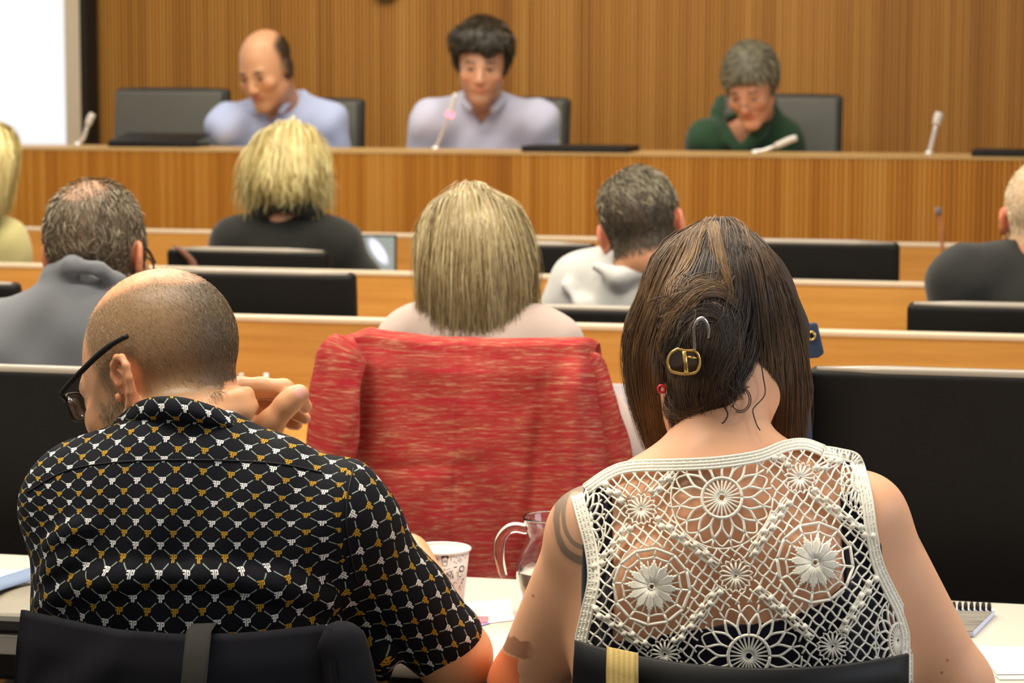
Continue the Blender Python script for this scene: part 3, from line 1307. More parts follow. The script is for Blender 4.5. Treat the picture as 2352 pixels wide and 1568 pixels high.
# glass water jug
jc = atz(1272, 1416, TZ)
jug = empty('water_jug', (jc[0], jc[1], ZT))
tag(jug, 'clear glass water jug with handle, half hidden by the woman\'s arm', 'jug')
k_ = 5600 / jc[1]
zpx = lambda y: HC - (y - 170) / F * jc[1] - ZT
prof = [(0.034, 0.0), (0.037, 0.003), (0.042, zpx(1392)), (0.0475, zpx(1350)), (0.0492, zpx(1322)), (0.0480, zpx(1300)), (0.042, zpx(1276)), (0.036, zpx(1255)), (0.0345, zpx(1243)), (0.0350, zpx(1232)), (0.0385, zpx(1212)), (0.0400, zpx(1200)), (0.0405, zpx(1196))]
inn = [(r - 0.0024, z) for r, z in prof[2:]]
rimz = prof[-1][1]
full = [(0.0, 0.0)] + prof + [(0.0402, rimz + 0.0015), (0.0392, rimz + 0.0015)] + inn[::-1] + [(0.036, 0.006), (0.0, 0.006)]
m = MB()
m.lathe(full, n=64)
m.build('jug_body', M['glass'], jug, smooth=True)
m = MB()
hp = [(1200, 1224), (1180, 1219), (1160, 1228), (1146, 1250), (1144, 1285), (1151, 1322), (1156, 1336)]
HP = [np.array([(x - 1272) / k_, 0.0, zpx(y)]) for x, y in hp]
HP[0] = HP[0] + np.array([0.005, 0, 0])
m.tube(catmull(HP, 26), [0.0068] * 16 + list(np.linspace(0.0066, 0.0045, 10)), 14)
m.build('handle', M['glass'], jug, smooth=True)
m = MB()
wz = zpx(1314)
wat = [(0.0, 0.0066), (0.0355, 0.0066)] + [(r - 0.00245, z) for r, z in prof[2:] if z < wz] + [(0.0488 - 0.0026, wz), (0.0, wz)]
m.lathe(wat, n=64)
m.build('water', M['water'], jug, smooth=True)

# papers and small things on the white table
slab('paper_sheet', [(1070, 1384), (1172, 1376), (1182, 1424), (1085, 1436)], ZT, 0.0004, M['paper'], 'white paper sheet lying between the cup and the jug', 'paper')
pk = plain('pink_paper', srgb(246, 140, 150), 0.8, 0.2, 0.04)
lb = plain('lilac_paper', srgb(176, 160, 220), 0.8, 0.2, 0.04)
slab('sticky_note', [(1085, 1432), (1118, 1428), (1126, 1431), (1092, 1440)], ZT + 0.0006, 0.0004, lb, 'lilac sticky note under the pink one by the man\'s forearm', 'sticky note', group='sticky notes')
slab('sticky_note', [(1080, 1417), (1122, 1417), (1119, 1430), (1085, 1432)], ZT + 0.0012, 0.0012, pk, 'pink sticky note on the table by the man\'s forearm', 'sticky note', group='sticky notes')

# spiral notebook at the right
nb = empty('spiral_notebook', atz(2200, 1425, ZT))
tag(nb, 'grey spiral notebook lying on the table to the right of the woman in crochet', 'notebook')
c0 = np.array(nb.location)


def nslab(name, px, z, h, mat, par=nb):
    P = [atz(x, y, z) - c0 for x, y in px]
    m = MB()
    m.prism(P, (0, 0, h))
    return m.build(name, mat, par)


nslab('pages', [(2000, 1405), (2285, 1412), (2236, 1462), (1960, 1452)], ZT, 0.008, plain('notebook_pages', srgb(214, 220, 244), 0.8, 0.2, 0.05))
cov = NG('notebook_cover')
nn = cov.noise(cov.mapping(cov.obj(), (6, 60, 6)), 2, 3)
nslab('cover', [(2000, 1399), (2280, 1405), (2234, 1450), (1960, 1446)], ZT + 0.0082, 0.0012, cov.pbr(cov.ramp(nn.outputs[0], [(0.3, srgb(104, 98, 90)), (0.7, srgb(150, 144, 132))]), 0.6, 0.3))
m = MB()
for k in range(14):
    q = atz(2272 - k * 13.5, 1399 - k * 0.28, ZT + 0.0102) - c0
    m.tube([q + np.array([0, 0.006 * math.cos(a), 0.008 * math.sin(a)]) for a in np.linspace(0, 2 * PI, 12, endpoint=False)], 0.0018, 6, closed=True)
m.build('spiral_binding', M['black_plastic'], nb)

# printed sheet at the lower right
pr = NG('handwritten_sheet')
sx = pr.n('SeparateXYZ')
pr.set(sx.inputs[0], pr.obj())
X, Y = pr.ex(sx.outputs[0]), pr.ex(sx.outputs[1])
nz = pr.noise(pr.mapping(pr.obj(), (420, 260, 1)), 1.0, 3)
line = ((Y - 0.018).abs().lt(0.0035)).max((Y - 0.008).abs().lt(0.002)) * pr.ex(nz.outputs[0]).gt(0.56)
o = slab('written_paper', [(2235, 1484), (2480, 1488), (2500, 1548), (2290, 1549)], ZT, 0.0006,
         pr.pbr(pr.mix(line, srgb(226, 224, 224), srgb(160, 158, 166)), 0.85, 0.2), 'white sheet with faint handwriting near the table edge at the woman\'s right arm', 'paper')
slab('paper_sheet', [(2285, 1551), (2500, 1550), (2510, 1560), (2296, 1561)], ZT, 0.0004, plain('grey_paper', srgb(196, 194, 198), 0.85, 0.2, 0.03), 'grey paper strip at the table edge below the handwritten sheet', 'paper')

# leather folder and papers at the left
fo = empty('leather_folder', atz(20, 1420, ZT))
tag(fo, 'black leather zip folder on the table at the man\'s left side', 'folder')
c0 = np.array(fo.location)
fp = [(-140, 1380), (60, 1364), (125, 1408), (120, 1478), (-160, 1462)]
nslab('lower_cover', [(-160, 1352), (108, 1356), (104, 1458), (-160, 1446)], ZT, 0.012, M['black_plastic'], fo)
nslab('zip_edge', [(-158, 1354), (102, 1358), (98, 1450), (-158, 1438)], ZT + 0.012, 0.011, plain('zip_tape', srgb(36, 34, 30), 0.7, 0.3, 0.2), fo)
P = [atz(x, y, ZT + 0.0235) - c0 for x, y in [(-160, 1352), (102, 1348), (104, 1418), (-160, 1408)]]
m = MB()
G_ = np.array([[P[0] * (1 - u) * (1 - v) + P[1] * u * (1 - v) + P[2] * u * v + P[3] * (1 - u) * v + np.array([0, 0, 0.016 * math.sin(PI * min(1, v * 1.05 + 0.0)) ** 0.7 * (0.4 + 0.6 * u)]) for u in np.linspace(0, 1, 14)] for v in np.linspace(0, 1, 12)])
m.grid(G_, 0, np.array([0, 0, -0.003]))
m.build('upper_cover', plain('worn_leather', srgb(126, 118, 100), 0.42, 0.45, 0.16, 25, 0.3, 300), fo, smooth=True)

st = empty('paper_stack', atz(10, 1300, ZT))
tag(st, 'stack of white papers beyond the leather folder', 'papers')
c0 = np.array(st.location)
for k, (dx, dy) in enumerate(((0, 0), (4, 1), (-5, 2))):
    nslab('paper_bundle', [(-200 + dx, 1318 + dy), (110 + dx, 1322 + dy), (110 + dx, 1338 + dy), (-200 + dx, 1334 + dy)], ZT + 0.0002 + k * 0.0085, 0.0083, M['paper'], st)
m = MB()
c1 = atz(10, 1330, ZT + 0.042)
P = [atz(x, y, ZT + 0.042) for x, y in [(-200, 1350), (-60, 1340), (20, 1318), (90, 1296)]]
Q_ = [atz(x, y, ZT + 0.042) for x, y in [(-200, 1380), (-60, 1372), (20, 1348), (90, 1326)]]
P, Q_ = catmull(P, 12), catmull(Q_, 12)
G_ = np.array([[p * (1 - v) + q * v + np.array([0, 0, 0.006 * math.sin(PI * v)]) - c1 for p, q in zip(P, Q_)] for v in np.linspace(0, 1, 6)])
m.grid(G_, 0, np.array([0, 0, -0.0012]))
o = m.build('leaflet', plain('blue_grey_paper', srgb(112, 130, 160), 0.6, 0.3, 0.04), smooth=True)
o.location = tuple(c1)
tag(o, 'folded blue-grey leaflet bent over the folder and papers', 'leaflet')
# ---------------------------------------------------------------- people: building blocks
def headR(yaw, pitch, roll=0.0):
    return np.array(Matrix.Rotation(math.radians(yaw), 3, 'Z') @ Matrix.Rotation(math.radians(-pitch), 3, 'X') @ Matrix.Rotation(math.radians(roll), 3, 'Y'))


class Head:
    def __init__(s, c, yaw, pitch, roll=0.0, scale=1.0):
        s.c = np.asarray(c, float)
        s.R = headR(yaw, pitch, roll)
        s.s = scale

    def w(s, *p):
        return s.c + s.R @ (np.array(p, float) * s.s)

    def l(s, V):
        return ((np.asarray(V, float) - s.c) @ s.R) / s.s


def add_head(S, H, ears=True, fine_ear=None, jaw=1.0, fat=1.0):
    k = H.s
    e = lambda c, r, kk=0.012, mode='u': S.ell(H.w(*c), np.array(r) * k, H.R, kk, mode)
    e((0, -0.012, 0.035), (0.0745, 0.097, 0.087), 0.02)
    e((0, 0.030, -0.020), (0.064 * fat, 0.064, 0.088), 0.03)
    e((0, 0.030, -0.062), (0.052 * fat * jaw, 0.056, 0.052), 0.02)
    S.cap(H.w(-0.05 * fat, 0.0, -0.055), H.w(-0.012, 0.074, -0.100), 0.018 * k, 0.017 * k, 0.02)
    S.cap(H.w(0.05 * fat, 0.0, -0.055), H.w(0.012, 0.074, -0.100), 0.018 * k, 0.017 * k, 0.02)
    e((0, 0.078, -0.098), (0.022, 0.017, 0.017), 0.015)
    S.cap(H.w(-0.034, 0.080, 0.018), H.w(0.034, 0.080, 0.018), 0.011 * k, None, 0.015)
    for sx in (-1, 1):
        e((sx * 0.031, 0.103, 0.002), (0.018, 0.017, 0.013), 0.010, 's')
        e((sx * 0.031, 0.080, 0.002), (0.0125, 0.0125, 0.0120), 0.004)
        e((sx * 0.042, 0.070, -0.024), (0.022, 0.018, 0.018), 0.02)
        e((sx * 0.011, 0.101, -0.036), (0.008, 0.009, 0.007), 0.006)
    S.cap(H.w(0, 0.090, 0.012), H.w(0, 0.109, -0.030), 0.0085 * k, 0.0115 * k, 0.010)
    e((0, 0.088, -0.0575), (0.023, 0.010, 0.0058), 0.005)
    e((0, 0.087, -0.0680), (0.020, 0.010, 0.0062), 0.005)
    for sx in (-1, 1):
        if not ears:
            break
        if fine_ear == sx:
            ear_fine(S, H, sx)
        else:
            S.ell(H.w(sx * 0.078, -0.010, -0.004), np.array((0.007, 0.018, 0.031)) * k, H.R @ np.array(Matrix.Rotation(math.radians(sx * 24), 3, 'Z')) @ np.array(Matrix.Rotation(math.radians(10), 3, 'X')), 0.006)
            e((sx * 0.088, -0.004, -0.002), (0.008, 0.008, 0.014), 0.004, 's')


def ear_fine(S, H, sx):
    k = H.s

    def E(f, u, o=None):
        o = (0.004 + 0.016 * max(0.0, min(1.0, (0.014 - f) / 0.034))) if o is None else o
        # ear leans back a little
        f2, u2 = f - 0.18 * u, u
        return H.w(sx * (0.073 + o), -0.006 + f2, -0.006 + u2)

    S.ell(E(-0.004, 0.0, 0.004), np.array((0.005, 0.017, 0.029)) * k, H.R @ np.array(Matrix.Rotation(math.radians(sx * 30), 3, 'Z')) @ np.array(Matrix.Rotation(math.radians(10), 3, 'X')), 0.006)
    helix = [(0.008, 0.004), (0.014, 0.018), (0.010, 0.029), (-0.001, 0.034), (-0.013, 0.031), (-0.020, 0.020), (-0.0205, 0.006), (-0.016, -0.009), (-0.010, -0.020), (-0.004, -0.028)]
    S.chain([E(*p) for p in helix], [0.0030 * k] + [0.0042 * k] * 7 + [0.0045 * k, 0.005 * k], 0.003)
    S.ell(E(0.002, -0.030, 0.006), np.array((0.005, 0.0075, 0.009)) * k, H.R, 0.005)
    S.chain([E(0.002, 0.021, 0.008), E(-0.008, 0.014, 0.011), E(-0.012, 0.002, 0.012), E(-0.008, -0.011, 0.011), E(-0.001, -0.018, 0.009)], [0.003 * k] * 5, 0.003)
    S.ell(E(0.002, -0.004, 0.013), np.array((0.008, 0.0085, 0.011)) * k, H.R, 0.004, 's')
    S.ell(E(-0.004, 0.024, 0.014), np.array((0.004, 0.009, 0.0045)) * k, H.R, 0.003, 's')
    S.ell(E(0.012, -0.007, 0.006), np.array((0.004, 0.004, 0.006)) * k, H.R, 0.004)


class Body:
    """sl/sr: shoulder joints on the image left/right; everything in world metres"""

    def __init__(s, nb, sl, sr, pel, rx, ry, head, neck_r=0.056, fill=True, low=1.12):
        s.nb, s.sl, s.sr, s.pel = [np.asarray(v, float) for v in (nb, sl, sr, pel)]
        s.rx, s.ry, s.H, s.nr = rx, ry, head, neck_r
        s.fill, s.low = fill, low
        s.U = unit(s.nb - s.pel)
        X = s.sr - s.sl
        X = unit(X - s.U * (X @ s.U))
        s.X = X
        s.Y = np.cross(s.U, X)
        s.R = np.stack([s.X, s.Y, s.U], 1)
        s.L = np.linalg.norm(s.nb - s.pel)

    def p(s, t, x=0.0, y=0.0):
        return s.pel + s.U * (t * s.L) + s.X * x + s.Y * y

    def torso(s, S, inf=0.0, sh=0.056, trap=0.042, chest_y=0.0, belly=1.0, first_k=0.0):
        S.ell(s.p(0.60, 0, chest_y), (s.rx + inf, s.ry + inf, 0.185 + inf), s.R, 0.02)
        S.ell(s.p(0.34), (s.rx * 0.93 * belly + inf, s.ry * belly + inf, 0.20 + inf), s.R, 0.06)
        S.ell(s.p(0.05), (s.rx * 1.04 + inf, s.ry * 1.15 + inf, 0.14 + inf), s.R, 0.06)
        m = s.p(0.86)
        if inf > 0.005 and s.fill:
            S.cap(s.nb - s.U * 0.07, s.nb - s.U * 0.014, s.nr * 1.1 + inf + 0.006, s.nr * 1.06 + inf + 0.004, 0.03)
        for j in (s.sl, s.sr):
            S.cap(m, j, 0.066 + inf, sh + inf, 0.05)
            S.cap(s.nb - s.U * 0.006, s.nb * 0.40 + j * 0.60 + s.U * 0.006, trap + inf, trap * 0.92 + inf, 0.035)

    def neck(s, S, inf=0.0):
        S.cap(s.H.w(0, -0.022, -0.055), s.nb + s.U * -0.01, s.nr + inf, s.nr * s.low + inf, 0.025)


def arm(S, sh, el, wr, ru=0.047, re=0.039, rw=0.026, inf=0.0, upto=2.0, k=0.02):
    sh, el, wr = [np.asarray(v, float) for v in (sh, el, wr)]
    t = min(1.0, upto)
    S.cap(sh, sh + (el - sh) * t, ru + inf, ru + (re - ru) * t + inf, k)
    if upto > 1:
        t = upto - 1
        S.cap(el, el + (wr - el) * t, re + inf, re + (rw - re) * t + inf, k)


def hand(S, wr, d, palm_n, size=1.0, side=1, curl=0.5):
    """relaxed hand: d points along the hand, palm_n out of the palm, side=+1 when the thumb lies along d x palm_n"""
    d = unit(d)
    n = unit(np.asarray(palm_n, float) - d * (d @ np.asarray(palm_n, float)))
    a = np.cross(d, n) * side
    wr = np.asarray(wr, float)
    q = lambda x, y, z: wr + (d * x + a * y + n * z) * size
    S.ell(q(0.048, 0, 0), np.array((0.048, 0.040, 0.015)) * size, np.stack([d, a, n], 1), 0.012)
    for y, L, r in ((0.028, 0.068, 0.0088), (0.009, 0.076, 0.0092), (-0.011, 0.070, 0.0088), (-0.029, 0.055, 0.0078)):
        b0, p_ = 0.084 - abs(y - 0.005) * 0.25, [q(0.084 - abs(y - 0.005) * 0.25, y, 0.0)]
        ang = 0.25 * curl
        x, z = b0, 0.0
        for f in (0.45, 0.32, 0.23):
            x += L * f * math.cos(ang)
            z += L * f * math.sin(ang)
            p_.append(q(x, y * 1.06, z))
            ang += 0.75 * curl
        S.chain(p_, [r * size, r * 0.95 * size, r * 0.88 * size, r * 0.78 * size], 0.004)
    S.chain([q(0.020, 0.026, 0.006), q(0.048, 0.050, 0.016), q(0.074, 0.056, 0.024), q(0.096, 0.052, 0.030)], [0.016 * size, 0.0125 * size, 0.0105 * size, 0.0085 * size], 0.008)


def trousers(B, root, mat, facing=1.0, name='trousers', floor=0.0):
    """seated hips, thighs and shins"""
    S = SDF()
    fw = unit(np.array([B.Y[0], B.Y[1], 0.0])) * facing
    h = np.array([B.pel[0], B.pel[1], B.pel[2]])
    S.ell(h + fw * 0.02, (B.rx * 1.06 + 0.01, B.ry * 1.2 + 0.012, 0.13), B.R, 0.03)
    for sx in (-1, 1):
        a = h + B.X * sx * 0.085 + fw * 0.03 - np.array([0, 0, 0.02])
        k = h + B.X * sx * 0.11 + fw * 0.38 - np.array([0, 0, 0.01])
        f = np.array([k[0], k[1], floor + 0.09]) + fw * 0.0
        S.cap(a, k, 0.083, 0.060, 0.04)
        S.cap(k, f, 0.058, 0.045, 0.03)
    V, Q = nets(S, 0.014)
    return qmesh(name, V, Q, mat, root)


def paint(V, skin, layers):
    """skin colour with soft local-colour layers [(weight array, rgb)]"""
    C = np.tile(np.asarray(skin, float), (len(V), 1))
    for w, rgb in layers:
        w = np.clip(w, 0, 1)[:, None]
        C = C * (1 - w) + np.asarray(rgb, float) * w
    return C


def sstep(x, a, b):
    t = np.clip((x - a) / (b - a), 0, 1)
    return t * t * (3 - 2 * t)


def blob(q, c, r):
    return 1 - sstep((((q - np.array(c)) / np.array(r)) ** 2).sum(1), 0.55, 1.3)


def face_layers(q, skin, brow=(0.05, 0.035, 0.025), lips=None, eyes=True):
    sk = np.asarray(skin)
    lips = sk * np.array([0.80, 0.52, 0.52]) if lips is None else lips
    out = [(blob(q, (0, 0.10, -0.062), (0.026, 0.03, 0.012)) * 0.8, lips),
           (blob(q, (-0.031, 0.09, 0.024), (0.019, 0.03, 0.0055)) * 0.85, brow), (blob(q, (0.031, 0.09, 0.024), (0.019, 0.03, 0.0055)) * 0.85, brow),
           (blob(q, (-0.045, 0.075, -0.028), (0.022, 0.03, 0.02)) * 0.35, sk * np.array([1.0, 0.75, 0.72])), (blob(q, (0.045, 0.075, -0.028), (0.022, 0.03, 0.02)) * 0.35, sk * np.array([1.0, 0.75, 0.72])),
           (blob(q, (0, 0.115, -0.03), (0.014, 0.02, 0.014)) * 0.3, sk * np.array([1.0, 0.72, 0.68]))]
    if eyes:
        for sx in (-1, 1):
            out += [(blob(q, (sx * 0.031, 0.09, 0.001), (0.013, 0.03, 0.0055)) * 0.8, (0.30, 0.24, 0.20)), (blob(q, (sx * 0.031, 0.09, 0.0), (0.006, 0.03, 0.0055)), (0.03, 0.02, 0.015)),
                    (blob(q, (sx * 0.031, 0.09, 0.0065), (0.014, 0.03, 0.0022)) * 0.8, (0.06, 0.04, 0.03))]
    return out


def hair_object(parts, mat, root, name='hair'):
    V, Q, t = merge(parts)
    return qmesh(name, V, Q, mat, root, attrs={'tone': t})


def fan(n, f):
    return [f(t) for t in np.linspace(-1, 1, n)]


def traced(sdf, px, off=0.004):
    p = np.asarray(px, float)
    P, _ = trace(sdf, p[:, 0], p[:, 1], off)
    return P


def tube_on(mb, sdf, px, off, r, n=6, m=0, S=None):
    mb.tube(traced(sdf, catmull(px, S or max(4, len(px) * 4)), off), r, n, m)
# ---------------------------------------------------------------- bald man in the patterned shirt (front left)
def pel_at(px, y, z=0.57):
    return np.array([(px - CX) / F * y, y, z])


SK_M = srgb(214, 160, 118)
H = Head(at(375, 866, 2.78), 60, 23)
B = Body(at(414, 1036, 2.675), at(190, 1160, 2.72), at(765, 1192, 2.70), pel_at(440, 2.76, 0.60), 0.168, 0.108, H, 0.060, False, 0.93)
EL, WL = at(215, 1325, 2.96), at(588, 1030, 2.845)
ER, WR = at(1042, 1506, 2.75), at(936, 1278, 2.95)
S = SDF()
add_head(S, H, fine_ear=-1, fat=1.03)
B.neck(S)
# skin folds at the nape
for dz in (0.0, -0.016):
    S.chain([H.w(-0.03, -0.083, -0.052 + dz), H.w(0.0, -0.090, -0.058 + dz), H.w(0.03, -0.083, -0.052 + dz)], [0.008, 0.010, 0.008], 0.012)
B.torso(S, -0.006)
arm(S, B.sl, EL, WL)
arm(S, B.sr, ER, WR, 0.048, 0.041, 0.029)
hand(S, WR, (-0.85, 0.5, 0.1), (0, 0.3, -1), 1.0, 1, 0.6)
# raised left hand: palm to the right, fingers curled, thumb towards the camera
h_ = lambda x, y, d: at(x, y, 2.80 + d)
S.chain([WL, h_(566, 985, 0.014), h_(552, 915, 0.014)], [0.027, 0.022, 0.017], 0.012)
S.chain([h_(572, 1000, 0.03), h_(556, 930, 0.045)], [0.022, 0.016], 0.012)
S.chain([h_(553, 893, 0.0), h_(600, 889, -0.001), h_(652, 893, 0.0), h_(688, 918, 0.012), h_(700, 934, 0.018)], [0.0142, 0.0112, 0.0112, 0.0092, 0.0078], 0.006)
S.chain([h_(551, 890, 0.022), h_(655, 900, 0.024), h_(692, 925, 0.026), h_(704, 934, 0.028)], [0.0140, 0.0105, 0.0088, 0.0072], 0.005)
S.chain([h_(553, 908, 0.042), h_(650, 928, 0.046), h_(685, 950, 0.046), h_(700, 960, 0.044)], [0.0130, 0.0100, 0.0086, 0.0074], 0.005)
S.chain([h_(558, 935, 0.058), h_(640, 955, 0.062), h_(670, 970, 0.060), h_(682, 975, 0.056)], [0.0110, 0.0086, 0.0078, 0.0068], 0.005)
S.chain([h_(582, 1020, -0.004), h_(612, 985, -0.022), h_(626, 966, -0.025), h_(657, 930, -0.026), h_(678, 911, -0.024), h_(690, 903, -0.022)], [0.0200, 0.0155, 0.0132, 0.0124, 0.0112, 0.0095], 0.010)
S.cap(h_(566, 968, 0.004), h_(606, 986, -0.014), 0.013, 0.010, 0.010)
V, Q = nets(S, 0.0026, lo=[S.lo[0], S.lo[1], 0.62])
q = H.l(V)
inh = (np.abs(q[:, 0]) < 0.105) & (np.abs(q[:, 1]) < 0.13) & (q[:, 2] > -0.13) & ((V[:, 0] < at(531, 900, 2.8)[0]) | (V[:, 2] > at(540, 862, 2.8)[2]))
bald = np.maximum(blob(q, (0.0, 0.005, 0.122), (0.060, 0.105, 0.046)), blob(q, (0.0, -0.075, 0.105), (0.040, 0.035, 0.03)) * 0.6)
bald = np.maximum(bald, sstep(q[:, 1] + 0.35 * np.abs(q[:, 0]), 0.060, 0.085))
hairline = sstep(q[:, 2] - 0.40 * np.maximum(q[:, 1], 0) + 0.18 * np.minimum(q[:, 1], 0) * 0 , -0.062, -0.030)
earm = blob(q, (-0.088, -0.010, -0.006), (0.022, 0.032, 0.044)) + blob(q, (0.088, -0.010, -0.006), (0.022, 0.032, 0.044))
frontcut = 1 - sstep(q[:, 1] - 0.25 * (q[:, 2] - 0.02), 0.022, 0.042)
hw = inh * hairline * (1 - bald) * np.clip(1 - earm * 1.6, 0, 1) * frontcut
back = sstep(-q[:, 1], 0.02, 0.085)
temple = 1 - sstep(np.abs(q[:, 1] - 0.032), 0.012, 0.028)
sideb = inh * temple * sstep(-q[:, 2], 0.0, 0.02) * (1 - sstep(-q[:, 2], 0.07, 0.1)) * (np.abs(q[:, 0]) > 0.045)
beard = inh * sstep(-q[:, 2], 0.050, 0.068) * sstep(q[:, 1], 0.0, 0.022) * (1 - sstep(-q[:, 2], 0.112, 0.13)) * np.clip(1 - earm, 0, 1)
jawl = inh * (1 - sstep(np.abs(q[:, 1] - (0.030 + 0.25 * (-q[:, 2] - 0.05))), 0.014, 0.030)) * sstep(-q[:, 2], 0.015, 0.04) * (np.abs(q[:, 0]) > 0.035)
cheek = inh * sstep(-q[:, 2], 0.002, 0.03) * sstep(q[:, 1], 0.006, 0.020) * (1 - sstep(q[:, 1] + 0.25 * (q[:, 2] + 0.06), 0.040, 0.066)) * (np.abs(q[:, 0]) > 0.03)
beard = np.maximum(beard, cheek)
beard = np.clip(np.maximum(beard, np.maximum(sideb, jawl)), 0, 1) * np.clip(1 - earm * 1.5, 0, 1)
Dn = np.sqrt(((V - h_(692, 899, -0.034)) ** 2).sum(1))
skin = np.asarray(SK_M)
col = paint(V, skin, [(hw * 0.80, srgb(116, 95, 66)), (hw * 0.85 * sstep(q[:, 0] - q[:, 1] * 0.9, 0.0, 0.085), srgb(66, 57, 46)), (beard * 0.6, srgb(172, 150, 120)),
                      (np.clip(earm, 0, 1) * 0.45, skin * np.array([1.02, 0.70, 0.62])),
                      (1 - sstep(Dn, 0.006, 0.0095), srgb(226, 168, 160))] + [(w * inh, c) for w, c in face_layers(q, skin, srgb(120, 108, 90))])
man = qmesh('person', V, Q, M['skin'], attrs={'Col': col})
tag(man, 'bald bearded man in black and gold monogram shirt, head bowed, one hand raised', 'person', kind='thing')
flow = lambda P: (H.R @ (np.stack([H.l(P)[:, 0] * 2.0, -0.35 + 0 * P[:, 0], -1.0 + 0 * P[:, 0]], 0))).T
hm = hair_mat('greying_crop', [(0.1, srgb(70, 56, 38)), (0.45, srgb(122, 100, 70)), (0.75, srgb(160, 140, 108)), (1.0, srgb(206, 194, 170))], 0.5, 0.35)
dark = sstep(q[:, 0] * 1.0 - q[:, 1] * 0.9, 0.03, 0.12)
wt = hw * (V[:, 2] > 1.0)
p1 = fuzz(S, V, wt * (1 - 0.6 * dark), 22000, 0.0085, flow, 0.16, 0.00042, 4, 5, (0.56, 0.22))
p2 = fuzz(S, V, wt * dark, 16000, 0.0085, flow, 0.16, 0.00042, 4, 6, (0.32, 0.16))
rim = inh * blob(q, (0, -0.02, 0.115), (0.08, 0.10, 0.04)) * (V[:, 2] > 1.0)
p3 = fuzz(S, V, rim, 900, 0.007, flow, 0.7, 0.00032, 4, 8, (0.85, 0.15))
hair_object([p1, p2, p3], hm, man)
bf = lambda P: (H.R @ (np.stack([H.l(P)[:, 0] * 0, 0.25 + 0 * P[:, 0], -1.0 + 0 * P[:, 0]], 0))).T
hair_object([fuzz(S, V, beard * (V[:, 2] > 0.95), 7000, 0.010, bf, 0.45, 0.0005, 4, 9, (0.74, 0.22))], hm, man, 'beard')
SB_MAN = S

# glasses
gl = empty('glasses')
gl.parent = man
mb = MB()
tp = [H.w(-0.0805, -0.034, 0.046), H.w(-0.0805, -0.012, 0.045), H.w(-0.080, 0.012, 0.041), H.w(-0.078, 0.040, 0.034), H.w(-0.0755, 0.066, 0.027), H.w(-0.0715, 0.090, 0.020)]
mb.tube(catmull(tp, 24), [0.0030] * 6 + [0.0036] * 18, 8)
mb.build('temple', M['black_plastic'], gl, smooth=True)
tp2 = [H.w(-p[0], p[1], p[2]) for p in [(-0.0805, -0.034, 0.046), (-0.0805, -0.012, 0.045), (-0.080, 0.012, 0.041), (-0.078, 0.040, 0.034), (-0.0755, 0.066, 0.027), (-0.0715, 0.090, 0.020)]]
mb = MB()
mb.tube(catmull(tp2, 24), [0.0030] * 6 + [0.0036] * 18, 8)
mb.build('temple', M['black_plastic'], gl, smooth=True)
for sx in (-1, 1):
    ring = []
    for a in np.linspace(0, 2 * PI, 28, endpoint=False):
        cx_, cz2 = math.cos(a), math.sin(a)
        ring.append(H.w(sx * 0.037 + 0.026 * np.sign(cx_) * abs(cx_) ** 0.7, 0.109 - 0.016 * (abs(sx * 0.037 + 0.031 * cx_) / 0.07) ** 2, 0.004 + 0.0165 * np.sign(cz2) * abs(cz2) ** 0.8))
    mb = MB()
    mb.tube(ring, 0.0017, 6, closed=True)
    if sx > 0:
        mb.tube([H.w(-0.011, 0.107, 0.006), H.w(0, 0.1125, 0.008), H.w(0.011, 0.107, 0.006)], 0.0017, 6)
    mb.tube([H.w(sx * 0.0625, 0.094, 0.012), H.w(sx * 0.0715, 0.091, 0.020)], 0.0028, 6)
    mb.build('frame', M['black_plastic'], gl, smooth=True)
    mb = MB()
    cR = np.mean(ring, axis=0)
    th = H.R @ np.array([0, 0.0006, 0])
    mb.add([cR + th] + [r + th for r in ring] + [cR - th] + [r - th for r in ring],
           [(0, 1 + i, 1 + (i + 1) % 28) for i in range(28)] + [(29, 30 + (i + 1) % 28, 30 + i) for i in range(28)] + [(1 + i, 30 + i, 30 + (i + 1) % 28, 1 + (i + 1) % 28) for i in range(28)])
    mb.build('lens', M['lens'], gl, smooth=True)

# the shirt, with folds
S = SDF()
B.torso(S, 0.008, sh=0.060, trap=0.044)
arm(S, B.sl, EL, WL, 0.056, 0.054, 0.05, 0.004, 0.72, 0.03)
arm(S, B.sr, ER, WR, 0.055, 0.043, 0.04, 0.004, 0.87, 0.035)
NB_T = SDF()
B.torso(NB_T, 0.008, sh=0.060, trap=0.044)
fold = traced(NB_T, catmull([(95, 1392), (170, 1352), (250, 1330), (420, 1320), (560, 1332), (680, 1352), (790, 1385)], 14), -0.004)
S.chain(fold, [0.008] + [0.012] * 12 + [0.008], 0.014)
fold = traced(NB_T, catmull([(110, 1262), (160, 1225), (215, 1205)], 6), -0.003)
S.chain(fold, [0.007, 0.008, 0.008, 0.007, 0.006, 0.004], 0.014)
fold = traced(NB_T, catmull([(100, 1330), (150, 1292), (200, 1276)], 6), -0.003)
S.chain(fold, [0.007, 0.009, 0.008, 0.007, 0.006, 0.004], 0.014)
fold = traced(NB_T, catmull([(800, 1340), (840, 1400), (870, 1470), (880, 1560)], 6), 0.0)
S.chain(fold, [0.006, 0.010, 0.012, 0.012, 0.010, 0.008], 0.02)
rip = lambda P: (0.0022 * np.sin(P[:, 0] * 33 + P[:, 2] * 21 + 1.3 * np.sin(P[:, 2] * 17)) + 0.0014 * np.sin(P[:, 0] * 71 - P[:, 2] * 46)).astype(np.float32)
S.cap(B.nb - B.U * 0.075, B.nb - B.U * 0.045, 0.070, 0.066, 0.03)
S.fn(rip, 0, '+')
hem_n = unit(ER - B.sr)
S.cap(H.w(0, 0.0, -0.02), B.nb + B.U * 0.060 + B.Y * 0.035, 0.052, 0.052, 0.006, 's')
S.fn(lambda P: (0.60 - P[:, 2]).astype(np.float32), 0.01, 'i')
V, Q = nets(S, 0.004)
